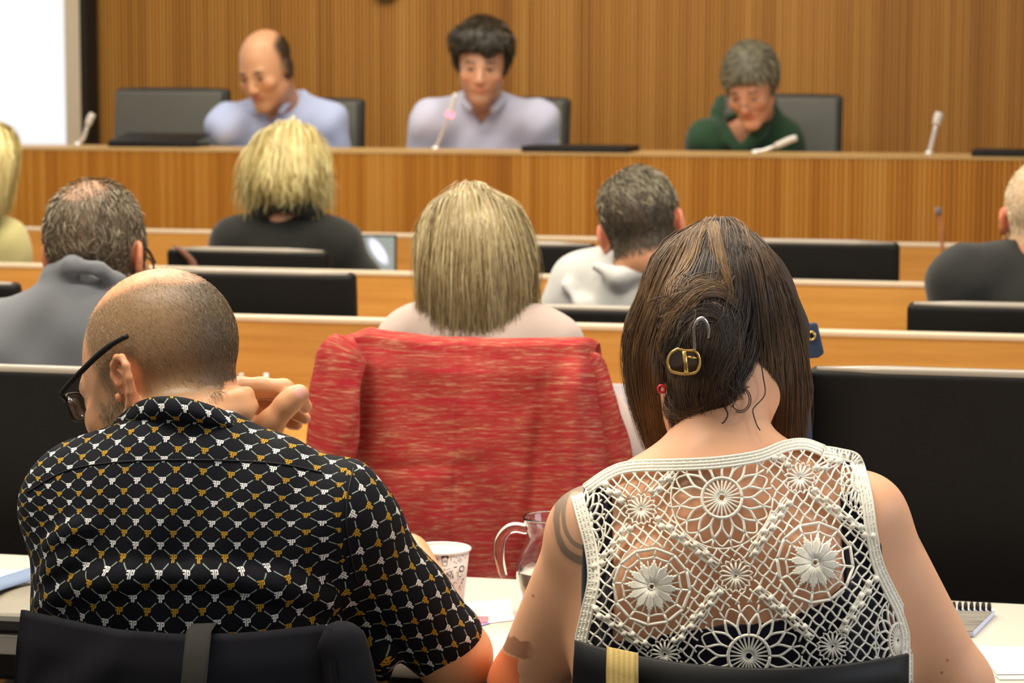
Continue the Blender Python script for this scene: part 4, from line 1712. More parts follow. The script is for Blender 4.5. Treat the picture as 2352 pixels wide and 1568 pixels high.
armd = lambda P, a, b: np.sqrt(((P - a - np.clip(((P - a) @ (b - a)) / ((b - a) @ (b - a)), 0, 1)[:, None] * (b - a)) ** 2).sum(1)) if True else 0
q = (V - B.p(0.5)) @ B.R
ph = np.arctan2(q[:, 0] / (B.rx + 0.01), -q[:, 1] / (B.ry + 0.01))
tab_ = np.linspace(-PI, PI, 721)
ds = np.sqrt(((B.rx + 0.01) * np.cos(tab_)) ** 2 + ((B.ry + 0.01) * np.sin(tab_)) ** 2)
arc = np.cumsum(ds) * (tab_[1] - tab_[0])
arc -= arc[360]
# away from the section ellipse the arc follows plain distance
rad = np.sqrt((q[:, 0] / (B.rx + 0.01)) ** 2 + (q[:, 1] / (B.ry + 0.01)) ** 2)
ua = np.interp(ph, tab_, arc)
topw = sstep(q[:, 2], 0.10, 0.20)
u_t = ua * (1 - topw) + q[:, 0] * 1.05 * topw
v_t = q[:, 2] + topw * 0.75 * (q[:, 1] + B.ry)
uvT = np.stack([u_t + 0.004, v_t + 0.003], 1)


def sleeve_uv(V, a, b):
    d = unit(b - a)
    s_ = (V - a) @ d
    r_ = V - a - s_[:, None] * d
    e1 = unit(np.cross(d, [0, 1, 0]))
    e2 = np.cross(d, e1)
    an = np.arctan2(r_ @ e1, r_ @ e2)
    s_ = -s_
    u_ = an * 0.060
    # the print runs at an angle on the sleeve
    c_, n_ = math.cos(-0.35), math.sin(-0.35)
    return np.stack([u_ * c_ - s_ * n_, u_ * n_ + s_ * c_], 1)


uvL, uvR = sleeve_uv(V, B.sl, EL), sleeve_uv(V, B.sr, ER)
fc = V[Q].mean(1)
qf = (fc - B.p(0.5)) @ B.R
dT = np.sqrt((qf[:, 0] / (B.rx + 0.008)) ** 2 + (qf[:, 1] / (B.ry + 0.012)) ** 2)
sR = (fc - B.sr) @ hem_n
sL = (fc - B.sl) @ unit(EL - B.sl)
onR = (armd(fc, B.sr, ER) < 0.076) & ((sR > 0.02) | (qf[:, 0] > 0.185)) & (qf[:, 0] > 0.130) & (dT > 0.97)
onL = (armd(fc, B.sl, EL) < 0.068) & (qf[:, 0] < -0.150) & (dT > 1.02) & (sL > 0.04)
UV = uvT[Q]
UV[onR] = uvR[Q][onR]
UV[onL] = uvL[Q][onL]
sh_o = qmesh('shirt', V, Q, M['print'], man, uv=UV.reshape(-1, 2))
SHIRT = S
# yoke seam and sleeve seam as fine stitched ridges
mb = MB()
tube_on(mb, S, [(62, 1130), (150, 1082), (260, 1062), (400, 1056), (540, 1058), (650, 1066), (740, 1085)], 0.0002, 0.0011, 6, 0, 60)
tube_on(mb, S, [(812, 1075), (800, 1130), (795, 1200), (806, 1280), (822, 1340)], 0.0002, 0.0011, 6, 0, 40)
mb.build('seam', M['black_plastic'], sh_o, smooth=True)
# sleeve hem: a flat band at the end of the right sleeve
# collar: fold-over band round the neck
top = [(246, 990), (262, 966), (308, 927), (354, 911), (415, 911), (478, 927), (524, 947), (580, 990), (640, 1012)]
bot = [(236, 1008), (262, 986), (306, 967), (362, 963), (425, 966), (488, 974), (548, 987), (590, 1000), (652, 1022)]
dep = [2.765, 2.725, 2.668, 2.638, 2.628, 2.636, 2.662, 2.715, 2.765]
N_ = 40
tp_, bt_ = catmull(top, N_), catmull(bot, N_)
dp_ = catmull([[d, 0] for d in dep], N_)[:, 0]
hv = lambda k: 0.0
Gc = []
for v in np.linspace(-0.35, 1, 9):
    row_ = []
    for k in range(N_):
        a_, b_ = at(*tp_[k], dp_[k]), at(*bt_[k], dp_[k] - 0.006)
        if v < 0:
            p = a_ + np.array([0, 0.012 * (v / -0.35), 0.02 * v])
        else:
            p = a_ + (b_ - a_) * v + np.array([0, -0.007 * math.sin(PI * v), 0.0])
        row_.append(p)
    Gc.append(row_)
mb = MB()
Gc = np.array(Gc)
mb.grid(Gc, 0, np.array([0.0, 0.0022, -0.0008]))
co = mb.build('collar', M['print'], man, smooth=True)
l = co.data.uv_layers.new(name='UVMap')
for lp in co.data.loops:
    vv = co.data.vertices[lp.vertex_index].co
    k_, r_ = lp.vertex_index % N_, (lp.vertex_index // N_) % 9
    l.data[lp.index].uv = ((k_ - N_ / 2) * 0.0072, 0.021 - r_ * 0.0044)
trousers(B, man, fabric('dark_trousers', srgb(34, 34, 40)))

# ---------------------------------------------------------------- woman in the crochet top (front right)
SK_W = srgb(228, 174, 136)


def wextra(S, inf=0.0):
    for sx in (-1, 1):
        S.ell(B.p(0.66, sx * 0.075, -0.084), (0.05 + inf, 0.018 + inf, 0.075 + inf), B.R, 0.03)
    S.ell(at(1706, 1490, 2.575), (0.176 + inf, 0.092 + inf, 0.17 + inf), B.R, 0.05)


H = Head(at(1648, 806, 2.65), 6, 33, 2)
B = Body(at(1652, 1052, 2.555), at(1366, 1226, 2.585), at(1972, 1196, 2.565), pel_at(1702, 2.59, 0.60), 0.150, 0.100, H, 0.047)
EL, WL = at(1212, 1572, 2.68), at(1420, 1385, 2.90)
ER, WR = at(2186, 1575, 2.60), at(2030, 1375, 2.88)
S = SDF()
add_head(S, H, ears=False, fat=0.93)
B.neck(S)
B.torso(S, 0.0, sh=0.050, trap=0.036)
arm(S, B.sl, EL, WL, 0.047, 0.041, 0.025)
arm(S, B.sr, ER, WR, 0.049, 0.042, 0.025)
hand(S, WL, unit(WL - EL), (0, 0, -1), 0.92, 1, 0.3)
hand(S, WR, unit(WR - ER), (0, 0, -1), 0.92, -1, 0.3)
# shoulder blades and spine
wextra(S)
S.cap(B.p(0.40, 0, -0.112), B.p(0.92, 0, -0.100), 0.008, 0.006, 0.025, 's')
V, Q = nets(S, 0.0034, lo=[S.lo[0], S.lo[1], 0.60])
q = H.l(V)
inh = (np.abs(q[:, 0]) < 0.095) & (q[:, 2] > -0.13)
skin = np.asarray(SK_W)
col = paint(V, skin, [(w * inh, c) for w, c in face_layers(q, skin, srgb(80, 60, 44))])
# tattoos on the left arm and back: soft-edged shapes given in the plane facing the viewer
g = NG('tattooed_skin')
a = g.attr('Col')
sx = g.n('SeparateXYZ')
g.set(sx.inputs[0], g.obj())
X, Y, Z = [g.ex(o_) for o_ in sx.outputs[:3]]
nz = g.ex(g.noise(g.obj(), 60, 3).outputs[0])


def ellm(px, py, y, rx, ry, w0=None, soft=0.12):
    c_ = at(px, py, y)
    dx, dz = (X - float(c_[0])) / rx, (Z - float(c_[2])) / ry
    r2 = (dx * dx + dz * dz)._m('SQRT')
    r2 = r2 + (nz - 0.5) * 0.12
    if w0 is None:
        return r2.smooth(1 + soft, 1 - soft)
    return (r2 - 1.0).abs().smooth(w0 + 0.05, w0 - 0.03)


leftarm = X.lt(float(at(1390, 1300, 2.5)[0]))
band = ellm(1338, 1222, 2.5, 0.026, 0.036, 0.13).max(ellm(1345, 1205, 2.5, 0.022, 0.030, 0.10)) * leftarm
shade = ellm(1338, 1226, 2.5, 0.032, 0.041) * 0.42 * leftarm
t4 = ellm(2128, 1224, 2.56, 0.010, 0.020) * 0.3
t1 = ellm(1350, 1165, 2.5, 0.02, 0.02) * 0.4 * leftarm
t2 = ellm(1590, 1112, 2.47, 0.030, 0.014) * 0.6
t3 = ellm(1420, 1190, 2.47, 0.022, 0.016) * 0.5
ink = band.max(shade).max(t1).max(t2).max(t3).max(t4)
c_ = at(1190, 1510, 2.6)
brn = ((X + (nz - 0.5) * 0.014).smooth(float(at(1226, 1500, 2.6)[0]), float(at(1206, 1500, 2.6)[0]))) * ((Z - float(at(1180, 1500, 2.6)[2]) + (nz - 0.5) * 0.012).abs().smooth(0.0118, 0.0085))
org = ((X - float(at(1192, 1545, 2.6)[0]) + (nz - 0.5) * 0.012).lt(0.0)) * (Z - float(at(1180, 1524, 2.6)[2])).lt(0.0)
fine = g.noise(g.obj(), 1500, 2)
n2 = g.noise(g.obj(), 40, 4)
c = g.mix(n2.outputs[0], g.mix(1.0, a.outputs['Color'], (0.93, 0.88, 0.86), 'MULTIPLY'), g.mix(1.0, a.outputs['Color'], (1.03, 1.02, 1.02), 'MULTIPLY'))
c = g.mix(ink * 0.80, c, srgb(92, 90, 80))
c = g.mix(brn * 0.8, c, srgb(150, 100, 76))
c = g.mix(org * 0.85, c, srgb(228, 112, 60))
mole = None
for (px_, py_) in ((2187, 1531), (2174, 1560), (1226, 1405), (1204, 1340)):
    e_ = ellm(px_, py_, 2.52, 0.0017, 0.0017)
    mole = e_ if mole is None else mole.max(e_)
c = g.mix(mole * 0.6, c, srgb(140, 80, 50))
M['skin_tattoo'] = g.pbr(c, 0.5, 0.4, g.bump(fine.outputs[0], 0.1, 0.0005))
wom = qmesh('person', V, Q, M['skin_tattoo'], attrs={'Col': col})
tag(wom, 'woman with clipped brown hair and tattooed arm in white crochet top, seen from behind', 'person', kind='thing')
WB = S
trousers(B, wom, fabric('dark_denim', srgb(38, 42, 58)))

# dark low-backed top under the lace
S = SDF()
B.torso(S, 0.0030, sh=0.050, trap=0.036)
wextra(S, 0.0030)
cx0 = float(at(1690, 1440, 2.45)[0])
zlow = float(at(1690, 1442, 2.45)[2])


EDG = np.array([at(x, y, 2.45) for x, y in [(1300, 1500), (1450, 1484), (1560, 1456), (1700, 1440), (1800, 1424), (1900, 1384), (1960, 1330), (2000, 1290), (2080, 1240)]])
EDX, EDZ = EDG[:, 0], EDG[:, 2]


def cami(P):
    dx = P[:, 0] - cx0
    low = P[:, 2] - np.interp(P[:, 0], EDX, EDZ)
    st = np.minimum(np.abs(dx - 0.128) - 0.016, np.abs(dx + 0.140) - 0.016)
    up = np.maximum(np.minimum(low, st), P[:, 2] - (B.nb[2] - 0.03))
    up = np.maximum(up, np.abs(dx - 0.004) - 0.163)
    # hollow: keep a thin sheet only
    return up.astype(np.float32)


S.fn(cami, 0.0, 'i')
S.fn(lambda P: (0.60 - P[:, 2]).astype(np.float32), 0.0, 'i')
V, Q = nets(S, 0.004)
qmesh('camisole', V, Q, fabric('navy_black_jersey', srgb(24, 25, 40)), wom)

# crochet lace, laid over the back thread by thread
mb = MB()
LACE = SDF()
B.torso(LACE, 0.0, sh=0.050, trap=0.036)
wextra(LACE)
B.neck(LACE)
outline = [(1395, 1078), (1450, 1060), (1560, 1056), (1650, 1051), (1740, 1037), (1800, 1014), (1850, 1008), (1895, 1022), (1972, 1044), (1990, 1090), (2003, 1150), (2012, 1220), (2026, 1290), (2050, 1345), (2075, 1395), (2094, 1450), (2096, 1500), (2098, 1600), (1322, 1600), (1322, 1480), (1338, 1400), (1352, 1330), (1346, 1262), (1330, 1200), (1314, 1138), (1345, 1112)]
OUT = np.array(outline, float)


def inside(p):
    x, y = p[:, 0], p[:, 1]
    r = np.zeros(len(p), bool)
    j = len(OUT) - 1
    for i in range(len(OUT)):
        xi, yi, xj, yj = *OUT[i], *OUT[j]
        c_ = ((yi > y) != (yj > y)) & (x < (xj - xi) * (y - yi) / (yj - yi + 1e-9) + xi)
        r ^= c_
        j = i
    return r


PXM = 2280.0
OFF = 0.0065
threads = []     # (points px, radius m)


def th(pts, r=0.0012, n=None, closed=False):
    threads.append((np.asarray(pts, float), r))


def ringpts(c, r, n=26, sq=1.0, rot=0, a0=0, a1=2 * PI):
    a = np.linspace(a0, a1, n)
    x, y = r * sq * np.cos(a), r * np.sin(a)
    return np.stack([c[0] + x * math.cos(rot) - y * math.sin(rot), c[1] + x * math.sin(rot) + y * math.cos(rot)], 1)


flowers = []      # discs that interrupt the net: (centre, radius, squash)


def sunflower(c, k=1.0, sq=1.0):
    flowers.append((c, 116 * k, sq))
    n = 24
    P = lambda a, r: (c[0] + r * k * sq * math.cos(a), c[1] + r * k * math.sin(a))
    th(ringpts(c, 9 * k, 12, sq), 0.0011)
    for i in range(n):
        a = 2 * PI * i / n
        th([P(a, 9), P(a, 44)], 0.0011)
    th(ringpts(c, 46 * k, 40, sq), 0.0019)
    m_ = 16
    w = 2 * PI / m_
    for i in range(m_):
        a = w * i
        th([P(a, 47), P(a + w * 0.06, 70), P(a + w * 0.5, 96)], 0.0015)
        th([P(a, 47), P(a - w * 0.06, 70), P(a - w * 0.5, 96)], 0.0015)
        th([P(a + w * 0.5, 96), P(a + w * 0.5, 116)], 0.0012)
        th([P(a + w * 0.5, 96), P(a + w, 112), P(a + w * 1.5, 96)], 0.0011)
    th(ringpts(c, 117 * k, 48, sq), 0.0011)


def daisy(c, k=1.0, sq=1.0, rot=0.1):
    flowers.append((c, 90 * k, sq))
    P = lambda a, r: (c[0] + r * k * sq * math.cos(a), c[1] + r * k * math.sin(a))
    th(ringpts(c, 8 * k, 10, sq), 0.0016)
    m_ = 12
    w = 2 * PI / m_
    for i in range(m_):
        a = w * i + rot
        for f in (-0.30, -0.15, 0, 0.15, 0.30):
            th([P(a + f * 0.4, 10), P(a + f * w, 40), P(a + f * 0.7 * w, 61 - abs(f) * 48)], 0.0016)
        th([P(a, 60), P(a, 69)], 0.0012)
        th([P(a + w / 2, 30), P(a + w / 2, 62)], 0.0009)
        th([P(a, 69), P(a + w * 0.5, 65), P(a + w, 69)], 0.0013)
        th([P(a, 69), P(a, 88)], 0.0015)
        th([P(a, 88), P(a + w * 0.5, 85), P(a + w, 88)], 0.0018)


def button(c, k=1.0, sq=1.0):
    flowers.append((c, 36 * k, sq))
    P = lambda a, r: (c[0] + r * k * sq * math.cos(a), c[1] + r * k * math.sin(a))
    th(ringpts(c, 6 * k, 9, sq), 0.0012)
    for i in range(16):
        a = 2 * PI * i / 16
        th([P(a, 6), P(a, 29)], 0.0013)
        th([P(a, 29), P(a + PI / 16, 36), P(a + PI / 8, 29)], 0.0012)


sunflower((1658, 1143))
sunflower((1720, 1506), 1.04)
sunflower((2062, 1470), 0.86, 0.52)
sunflower((1340, 1198), 0.80, 0.55)
sunflower((1972, 1102), 0.62, 0.55)
daisy((1497, 1347))
daisy((1872, 1292), 1.05, 0.95)
button((1473, 1170))
button((1838, 1098))
button((1690, 1322), 1.1)
button((1912, 1484))
button((1527, 1502))
chains = [((1505, 1192), (1650, 1296)), ((1812, 1148), (1722, 1280)), ((1655, 1352), (1548, 1478)), ((1735, 1352), (1868, 1462)), ((1448, 1206), (1362, 1314)), ((1862, 1126), (2004, 1238)), ((1362, 1398), (1490, 1488)),
          ((2010, 1322), (1932, 1452)), ((1496, 1136), (1548, 1082)), ((1816, 1066), (1768, 1042)), ((1436, 1150), (1374, 1106)), ((1872, 1082), (1935, 1050))]
for a_, b_ in chains:
    a_, b_ = np.array(a_, float), np.array(b_, float)
    L_n = np.linalg.norm(b_ - a_)
    t_ = (b_ - a_) / L_n
    n_ = np.array([-t_[1], t_[0]])
    for o_ in (-8, 0, 8):
        th(catmull([a_ + n_ * o_, (a_ + b_) / 2 + n_ * (o_ * 1.1), b_ + n_ * o_], 14), 0.0011 if o_ else 0.0016)
    for s_ in np.arange(6, L_n - 4, 17):
        c_ = a_ + t_ * s_ + n_ * (5 if int(s_ / 17) % 2 else -5)
        threads.append((np.array([c_ - t_ * 5, c_ + t_ * 5]), 0.0037))
# diagonal net, broken where the motifs sit
rg = np.random.default_rng(4)
d1, d2 = unit([1.0, 0.88]), unit([-0.66, 1.0])
for d_, e_ in ((d1, d2), (d2, d1)):
    nrm = np.array([-d_[1], d_[0]])
    for s_ in np.arange(-900, 900, 21.0):
        base = np.array([1700.0, 1300.0]) + nrm * s_
        t_ = np.arange(-900, 900, 5.0)
        P = base + d_ * t_[:, None] + nrm * (1.6 * np.sin(t_[:, None] / 21.0 * PI + s_))
        ok = inside(P) & (P[:, 1] < 1575)
        for c_, r_, sq_ in flowers:
            ok &= (((P[:, 0] - c_[0]) / (r_ * sq_)) ** 2 + ((P[:, 1] - c_[1]) / r_) ** 2) > 0.98
        run = []
        for k_ in range(len(P)):
            if ok[k_]:
                run.append(P[k_])
            if (not ok[k_] or k_ == len(P) - 1) and run:
                if len(run) > 2:
                    th(np.array(run), 0.00118)
                run = []
for pts, r in threads:
    L_n = np.linalg.norm(np.diff(pts, axis=0), axis=1).sum()
    n_ = int(max(3, min(60, L_n / 7)))
    p_ = catmull(pts, n_) if len(pts) > 2 else pts[0] + (pts[1] - pts[0]) * np.linspace(0, 1, n_)[:, None]
    ok = inside(p_) & (p_[:, 1] < 1580)
    if ok.sum() < 2:
        continue
    p_ = p_[ok]
    W3, hit = trace(LACE, p_[:, 0], p_[:, 1], OFF + r * 0.3)
    if hit.sum() < 2:
        continue
    W3 = W3[hit]
    keep = [0]
    for k_ in range(1, len(W3)):
        if np.linalg.norm(W3[k_] - W3[keep[-1]]) < 0.03:
            keep.append(k_)
    if len(keep) >= 2:
        mb.tube(W3[keep], r, 5)
# solid bands along neckline and armholes
def bandpath(pts, w, r=0.0016, m=4, S_=40):
    c_ = catmull(pts, S_)
    t_ = np.gradient(c_, axis=0)
    t_ /= np.linalg.norm(t_, axis=1, keepdims=True)
    n_ = np.stack([-t_[:, 1], t_[:, 0]], 1)
    G_ = []
    for o_ in np.linspace(0, w, m):
        p_ = c_ + n_ * o_
        W3, hit = trace(LACE, p_[:, 0], p_[:, 1], OFF + 0.001)
        G_.append(W3)
        mb.tube(W3, r, 6)
    mb.grid(np.array(G_), 0, np.array([0, 0.002, 0]))
    for k_ in range(0, S_ - 1):
        mb.tube([G_[0][k_], G_[-1][k_ + 1 if k_ % 2 else k_]], 0.0011, 5)


bandpath([(1340, 1114), (1395, 1077), (1450, 1060), (1560, 1056), (1650, 1051), (1740, 1037), (1800, 1014), (1850, 1009), (1895, 1024)], 22)
bandpath([(1895, 1026), (1930, 1032), (1972, 1046), (1990, 1092), (2003, 1150), (2012, 1220), (2026, 1290), (2050, 1345), (2075, 1395), (2093, 1450), (2094, 1500), (2094, 1575)], 22, S_=60)
bandpath([(1322, 1575), (1322, 1480), (1338, 1400), (1352, 1330), (1346, 1262), (1330, 1200), (1314, 1140)], 24, S_=50)
g = NG('crochet_cotton')
n1 = g.noise(g.obj(), 1100, 3)
n2 = g.noise(g.obj(), 12, 2)
M['cotton'] = g.pbr(g.mix(n2.outputs[0], srgb(240, 235, 217), srgb(248, 245, 233)), 0.9, 0.15, g.bump(n1.outputs[0], 0.5, 0.0008))
mb.build('crochet_top', M['cotton'], wom, smooth=True)

# her hair
S = SDF()
S.ell(H.w(0, -0.012, 0.037), np.array((0.0875, 0.106, 0.091)), H.R, 0.02)
hp = lambda x, y, d: at(x, y, d)
S.chain([hp(1585, 655, 2.66), hp(1508, 760, 2.665), hp(1496, 890, 2.68), hp(1516, 1015, 2.69)], [0.040, 0.031, 0.024, 0.012], 0.02)
S.chain([hp(1712, 665, 2.66), hp(1780, 765, 2.665), hp(1805, 890, 2.68), hp(1806, 1000, 2.69)], [0.040, 0.033, 0.022, 0.016], 0.02)
S.chain([hp(1590, 700, 2.555), hp(1612, 790, 2.545), hp(1630, 870, 2.555)], [0.026, 0.030, 0.026], 0.025)
S.chain([hp(1632, 850, 2.575), hp(1590, 950, 2.582)], [0.034, 0.024], 0.025)
HS = S
V, Q = nets(S, 0.0045)
hw_m = hair_mat('brown_hair', [(0.05, srgb(26, 21, 20)), (0.40, srgb(72, 55, 41)), (0.75, srgb(108, 80, 50)), (1.0, srgb(150, 116, 72))], 0.50, 0.32)
parts = [(V, Q, np.full(len(V), 0.06, np.float32))]


def strands(gpx, n, tone, S_=16, width=0.0009, jit=0.0030, seed=1, off=0.002, layer=0.005, lenvar=0.08, wave=0.0):
    gs = [traced(HS, gq, 0.003) for gq in gpx]
    parts.append(guide_hair(HS, gs, n, S_, width, jit, off, seed, tone=tone, layer=layer, lenvar=lenvar, wave=wave))


Lc = [[(1612, 513), (1528, 562), (1470, 680), (1436, 800), (1450, 905), (1492, 1040)], [(1625, 510), (1552, 580), (1497, 700), (1468, 800), (1476, 905), (1508, 1056)],
      [(1636, 508), (1580, 600), (1530, 710), (1503, 810), (1508, 915), (1522, 1054)], [(1645, 508), (1600, 612), (1556, 705), (1534, 795), (1532, 895), (1546, 1016)]]
strands(Lc, 2600, (0.62, 0.15), seed=1, lenvar=0.04)
strands(Lc[1:], 500, (0.86, 0.12), seed=2, off=0.005)
Cc = [[(1640, 508), (1612, 590), (1582, 660), (1566, 730), (1580, 805), (1602, 860)], [(1650, 508), (1640, 590), (1632, 660), (1612, 735), (1606, 800), (1612, 860)],
      [(1660, 508), (1672, 590), (1682, 670), (1664, 740), (1640, 800), (1622, 865)], [(1672, 508), (1712, 600), (1722, 700), (1706, 770), (1676, 830), (1640, 880)]]
strands(Cc, 2000, (0.14, 0.11), seed=3)
strands([[(1632, 520), (1645, 575), (1655, 625), (1662, 690)], [(1640, 516), (1655, 575), (1664, 640), (1668, 700)]], 130, (0.85, 0.12), seed=4, off=0.006)
Rc = [[(1668, 512), (1724, 600), (1742, 720), (1750, 820), (1757, 925), (1764, 1022)], [(1672, 508), (1735, 598), (1758, 720), (1768, 820), (1776, 925), (1776, 1024)], [(1684, 510), (1765, 612), (1798, 730), (1812, 830), (1814, 925), (1806, 1028)],
      [(1694, 514), (1790, 626), (1832, 745), (1850, 850), (1852, 935), (1846, 1024)]]
strands(Rc, 2500, (0.40, 0.14), seed=5, lenvar=0.04)
strands([[(1674, 508), (1720, 610), (1742, 730), (1735, 810), (1705, 870), (1655, 915)], [(1668, 508), (1708, 620), (1722, 730), (1708, 810), (1680, 870), (1640, 930)]], 600, (0.12, 0.10), seed=6)
# the roll swept up into the clip
strands([[(1520, 790), (1545, 705), (1590, 662), (1640, 662), (1672, 690)], [(1530, 800), (1558, 725), (1600, 685), (1645, 682), (1675, 710)]], 420, (0.62, 0.2), seed=7, off=0.006)
strands([[(1540, 840), (1550, 770), (1590, 715), (1640, 715), (1665, 760)], [(1560, 860), (1566, 790), (1600, 740), (1640, 745), (1655, 800)]], 380, (0.08, 0.08), seed=8, off=0.005)
# nape
strands([[(1530, 830), (1528, 890), (1540, 950), (1556, 1006)], [(1556, 820), (1552, 880), (1564, 940), (1588, 990)], [(1600, 860), (1604, 900), (1606, 945), (1612, 994)], [(1690, 840), (1686, 885), (1668, 928), (1644, 970)]], 1500, (0.24, 0.16), seed=9, wave=0.002, lenvar=0.2)
strands([[(1520, 880), (1540, 940), (1580, 948), (1618, 920)], [(1526, 900), (1548, 955), (1585, 958), (1620, 930)]], 160, (0.55, 0.2), seed=10, off=0.004)
strands([[(1500, 700), (1545, 690), (1580, 720), (1560, 790), (1535, 850)], [(1590, 640), (1640, 650), (1680, 700), (1690, 770), (1660, 850)]], 260, (0.30, 0.2), seed=21, off=0.004, wave=0.006, jit=0.006)
strands([[(1660, 600), (1640, 640), (1590, 655), (1555, 690), (1530, 740)], [(1680, 640), (1660, 670), (1610, 690), (1575, 730), (1560, 780)]], 160, (0.66, 0.2), seed=22, off=0.005, wave=0.004, jit=0.005)
strands([[(1690, 850), (1700, 885), (1712, 920), (1700, 950)], [(1640, 900), (1660, 930), (1668, 955), (1655, 980)]], 120, (0.2, 0.15), seed=23, off=0.003, wave=0.006, jit=0.006, lenvar=0.3)
# flyaway hairs over the crown
strands([[(1548, 600), (1580, 545), (1625, 515), (1650, 511)], [(1725, 580), (1705, 535), (1672, 514), (1655, 511)]], 60, (0.8, 0.15), seed=12, off=0.006, width=0.0005, layer=0.01)
hair_object(parts, hw_m, wom)
mb = MB()
curl = [(1700 + 21 * math.cos(a), 918 + 25 * math.sin(a)) for a in np.linspace(-2.2, 3.4, 16)]
for dr in (0, 4):
    cp = [(1700 + (21 + dr) * math.cos(a), 918 + (25 + dr) * math.sin(a)) for a in np.linspace(-2.2 + dr * 0.1, 2.6 - dr * 0.15, 16)]
    mb.tube(traced(WB, cp, 0.006), 0.0006, 5)
mb.tube(traced(WB, catmull([(1742, 800), (1752, 860), (1757, 905), (1735, 932), (1729, 945), (1738, 975), (1746, 988)], 22), 0.007), 0.0007, 5)
mb.tube(traced(WB, catmull([(1660, 930), (1672, 950), (1664, 968), (1658, 972)], 8), 0.006), 0.0009, 5)
mb.build('loose_curl', plain('dark_brown_strand', srgb(52, 40, 34), 0.45, 0.4, 0.1), wom, smooth=True)

# claw clip and earring
gold = plain('gold_metal', srgb(214, 176, 104), 0.22, 0.6, 0.03, Metallic=0.9)
tort = plain('tortoiseshell', srgb(66, 40, 22), 0.15, 0.6, 0.4, 140)
clip = empty('hair_clip')
clip.parent = wom
cl_off = 0.011
CB = SDF()
CB.cap(hp(1590, 760, 2.548), hp(1600, 860, 2.548), 0.034, 0.034)
rp = [(1556, 801), (1541, 812), (1534, 832), (1540, 850), (1560, 857), (1578, 858), (1598, 854), (1607, 836), (1604, 816), (1594, 806), (1574, 805)]
pp, _ = trace(CB, np.array(rp)[:, 0], np.array(rp)[:, 1], 0.008)
cyl = trace(HS, np.array(rp)[:, 0], np.array(rp)[:, 1], 0.008)[0][:, 1].min() - 0.003
P_ = np.array([at(x, y, cyl - 0.002 * math.sin((x - 1534) / 74 * PI)) for x, y in rp])
mb = MB()
pc = np.concatenate([P_, P_[:1]])
mb.tube(catmull(pc, 48)[:-1], 0.0017, 8, closed=True)
mb.tube([at(1571, 806, cyl - 0.003), at(1577, 856, cyl - 0.003)], 0.0026, 8)
mb.tube([at(1578, 820, cyl - 0.003), at(1600, 822, cyl - 0.001)], 0.0015, 8)
mb.build('clip_frame', gold, clip, smooth=True)
mb = MB()
ctr = P_.mean(0) + np.array([0, -0.003, 0])
mb.add([ctr] + [p + np.array([0, 0.0015, 0]) for p in P_], [(0, 1 + i, 1 + (i + 1) % len(P_)) for i in range(len(P_))])
mb.add([ctr + np.array([0, 0.006, 0])] + [p + np.array([0, 0.003, 0]) for p in P_], [(0, 1 + (i + 1) % len(P_), 1 + i) for i in range(len(P_))])
mb.build('clip_shell', tort, clip, smooth=True)
mb = MB()
hk = [(1596, 804), (1594, 775), (1594, 752), (1602, 736), (1613, 731), (1622, 740), (1627, 758), (1626, 776)]
mb.tube([at(x, y, cyl - 0.002 - 0.006 * math.sin(k_ / 27 * PI)) for k_, (x, y) in enumerate(catmull(hk, 28))], [0.0016] * 10 + [0.0022] * 14 + [0.0016] * 4, 8)
mb.build('clip_hook', M['chrome'], clip, smooth=True)
mb = MB()
ey = traced(HS, [(1520, 893)], 0.012)[0][1]
mb.tube([at(1520 + 8 * math.cos(a), 893 + 8 * math.sin(a), ey) for a in np.linspace(0, 2 * PI, 18, endpoint=False)], 0.0016, 8, closed=True)
mb.build('earring', plain('red_enamel', srgb(220, 40, 52), 0.25, 0.5, 0.05), wom, smooth=True)
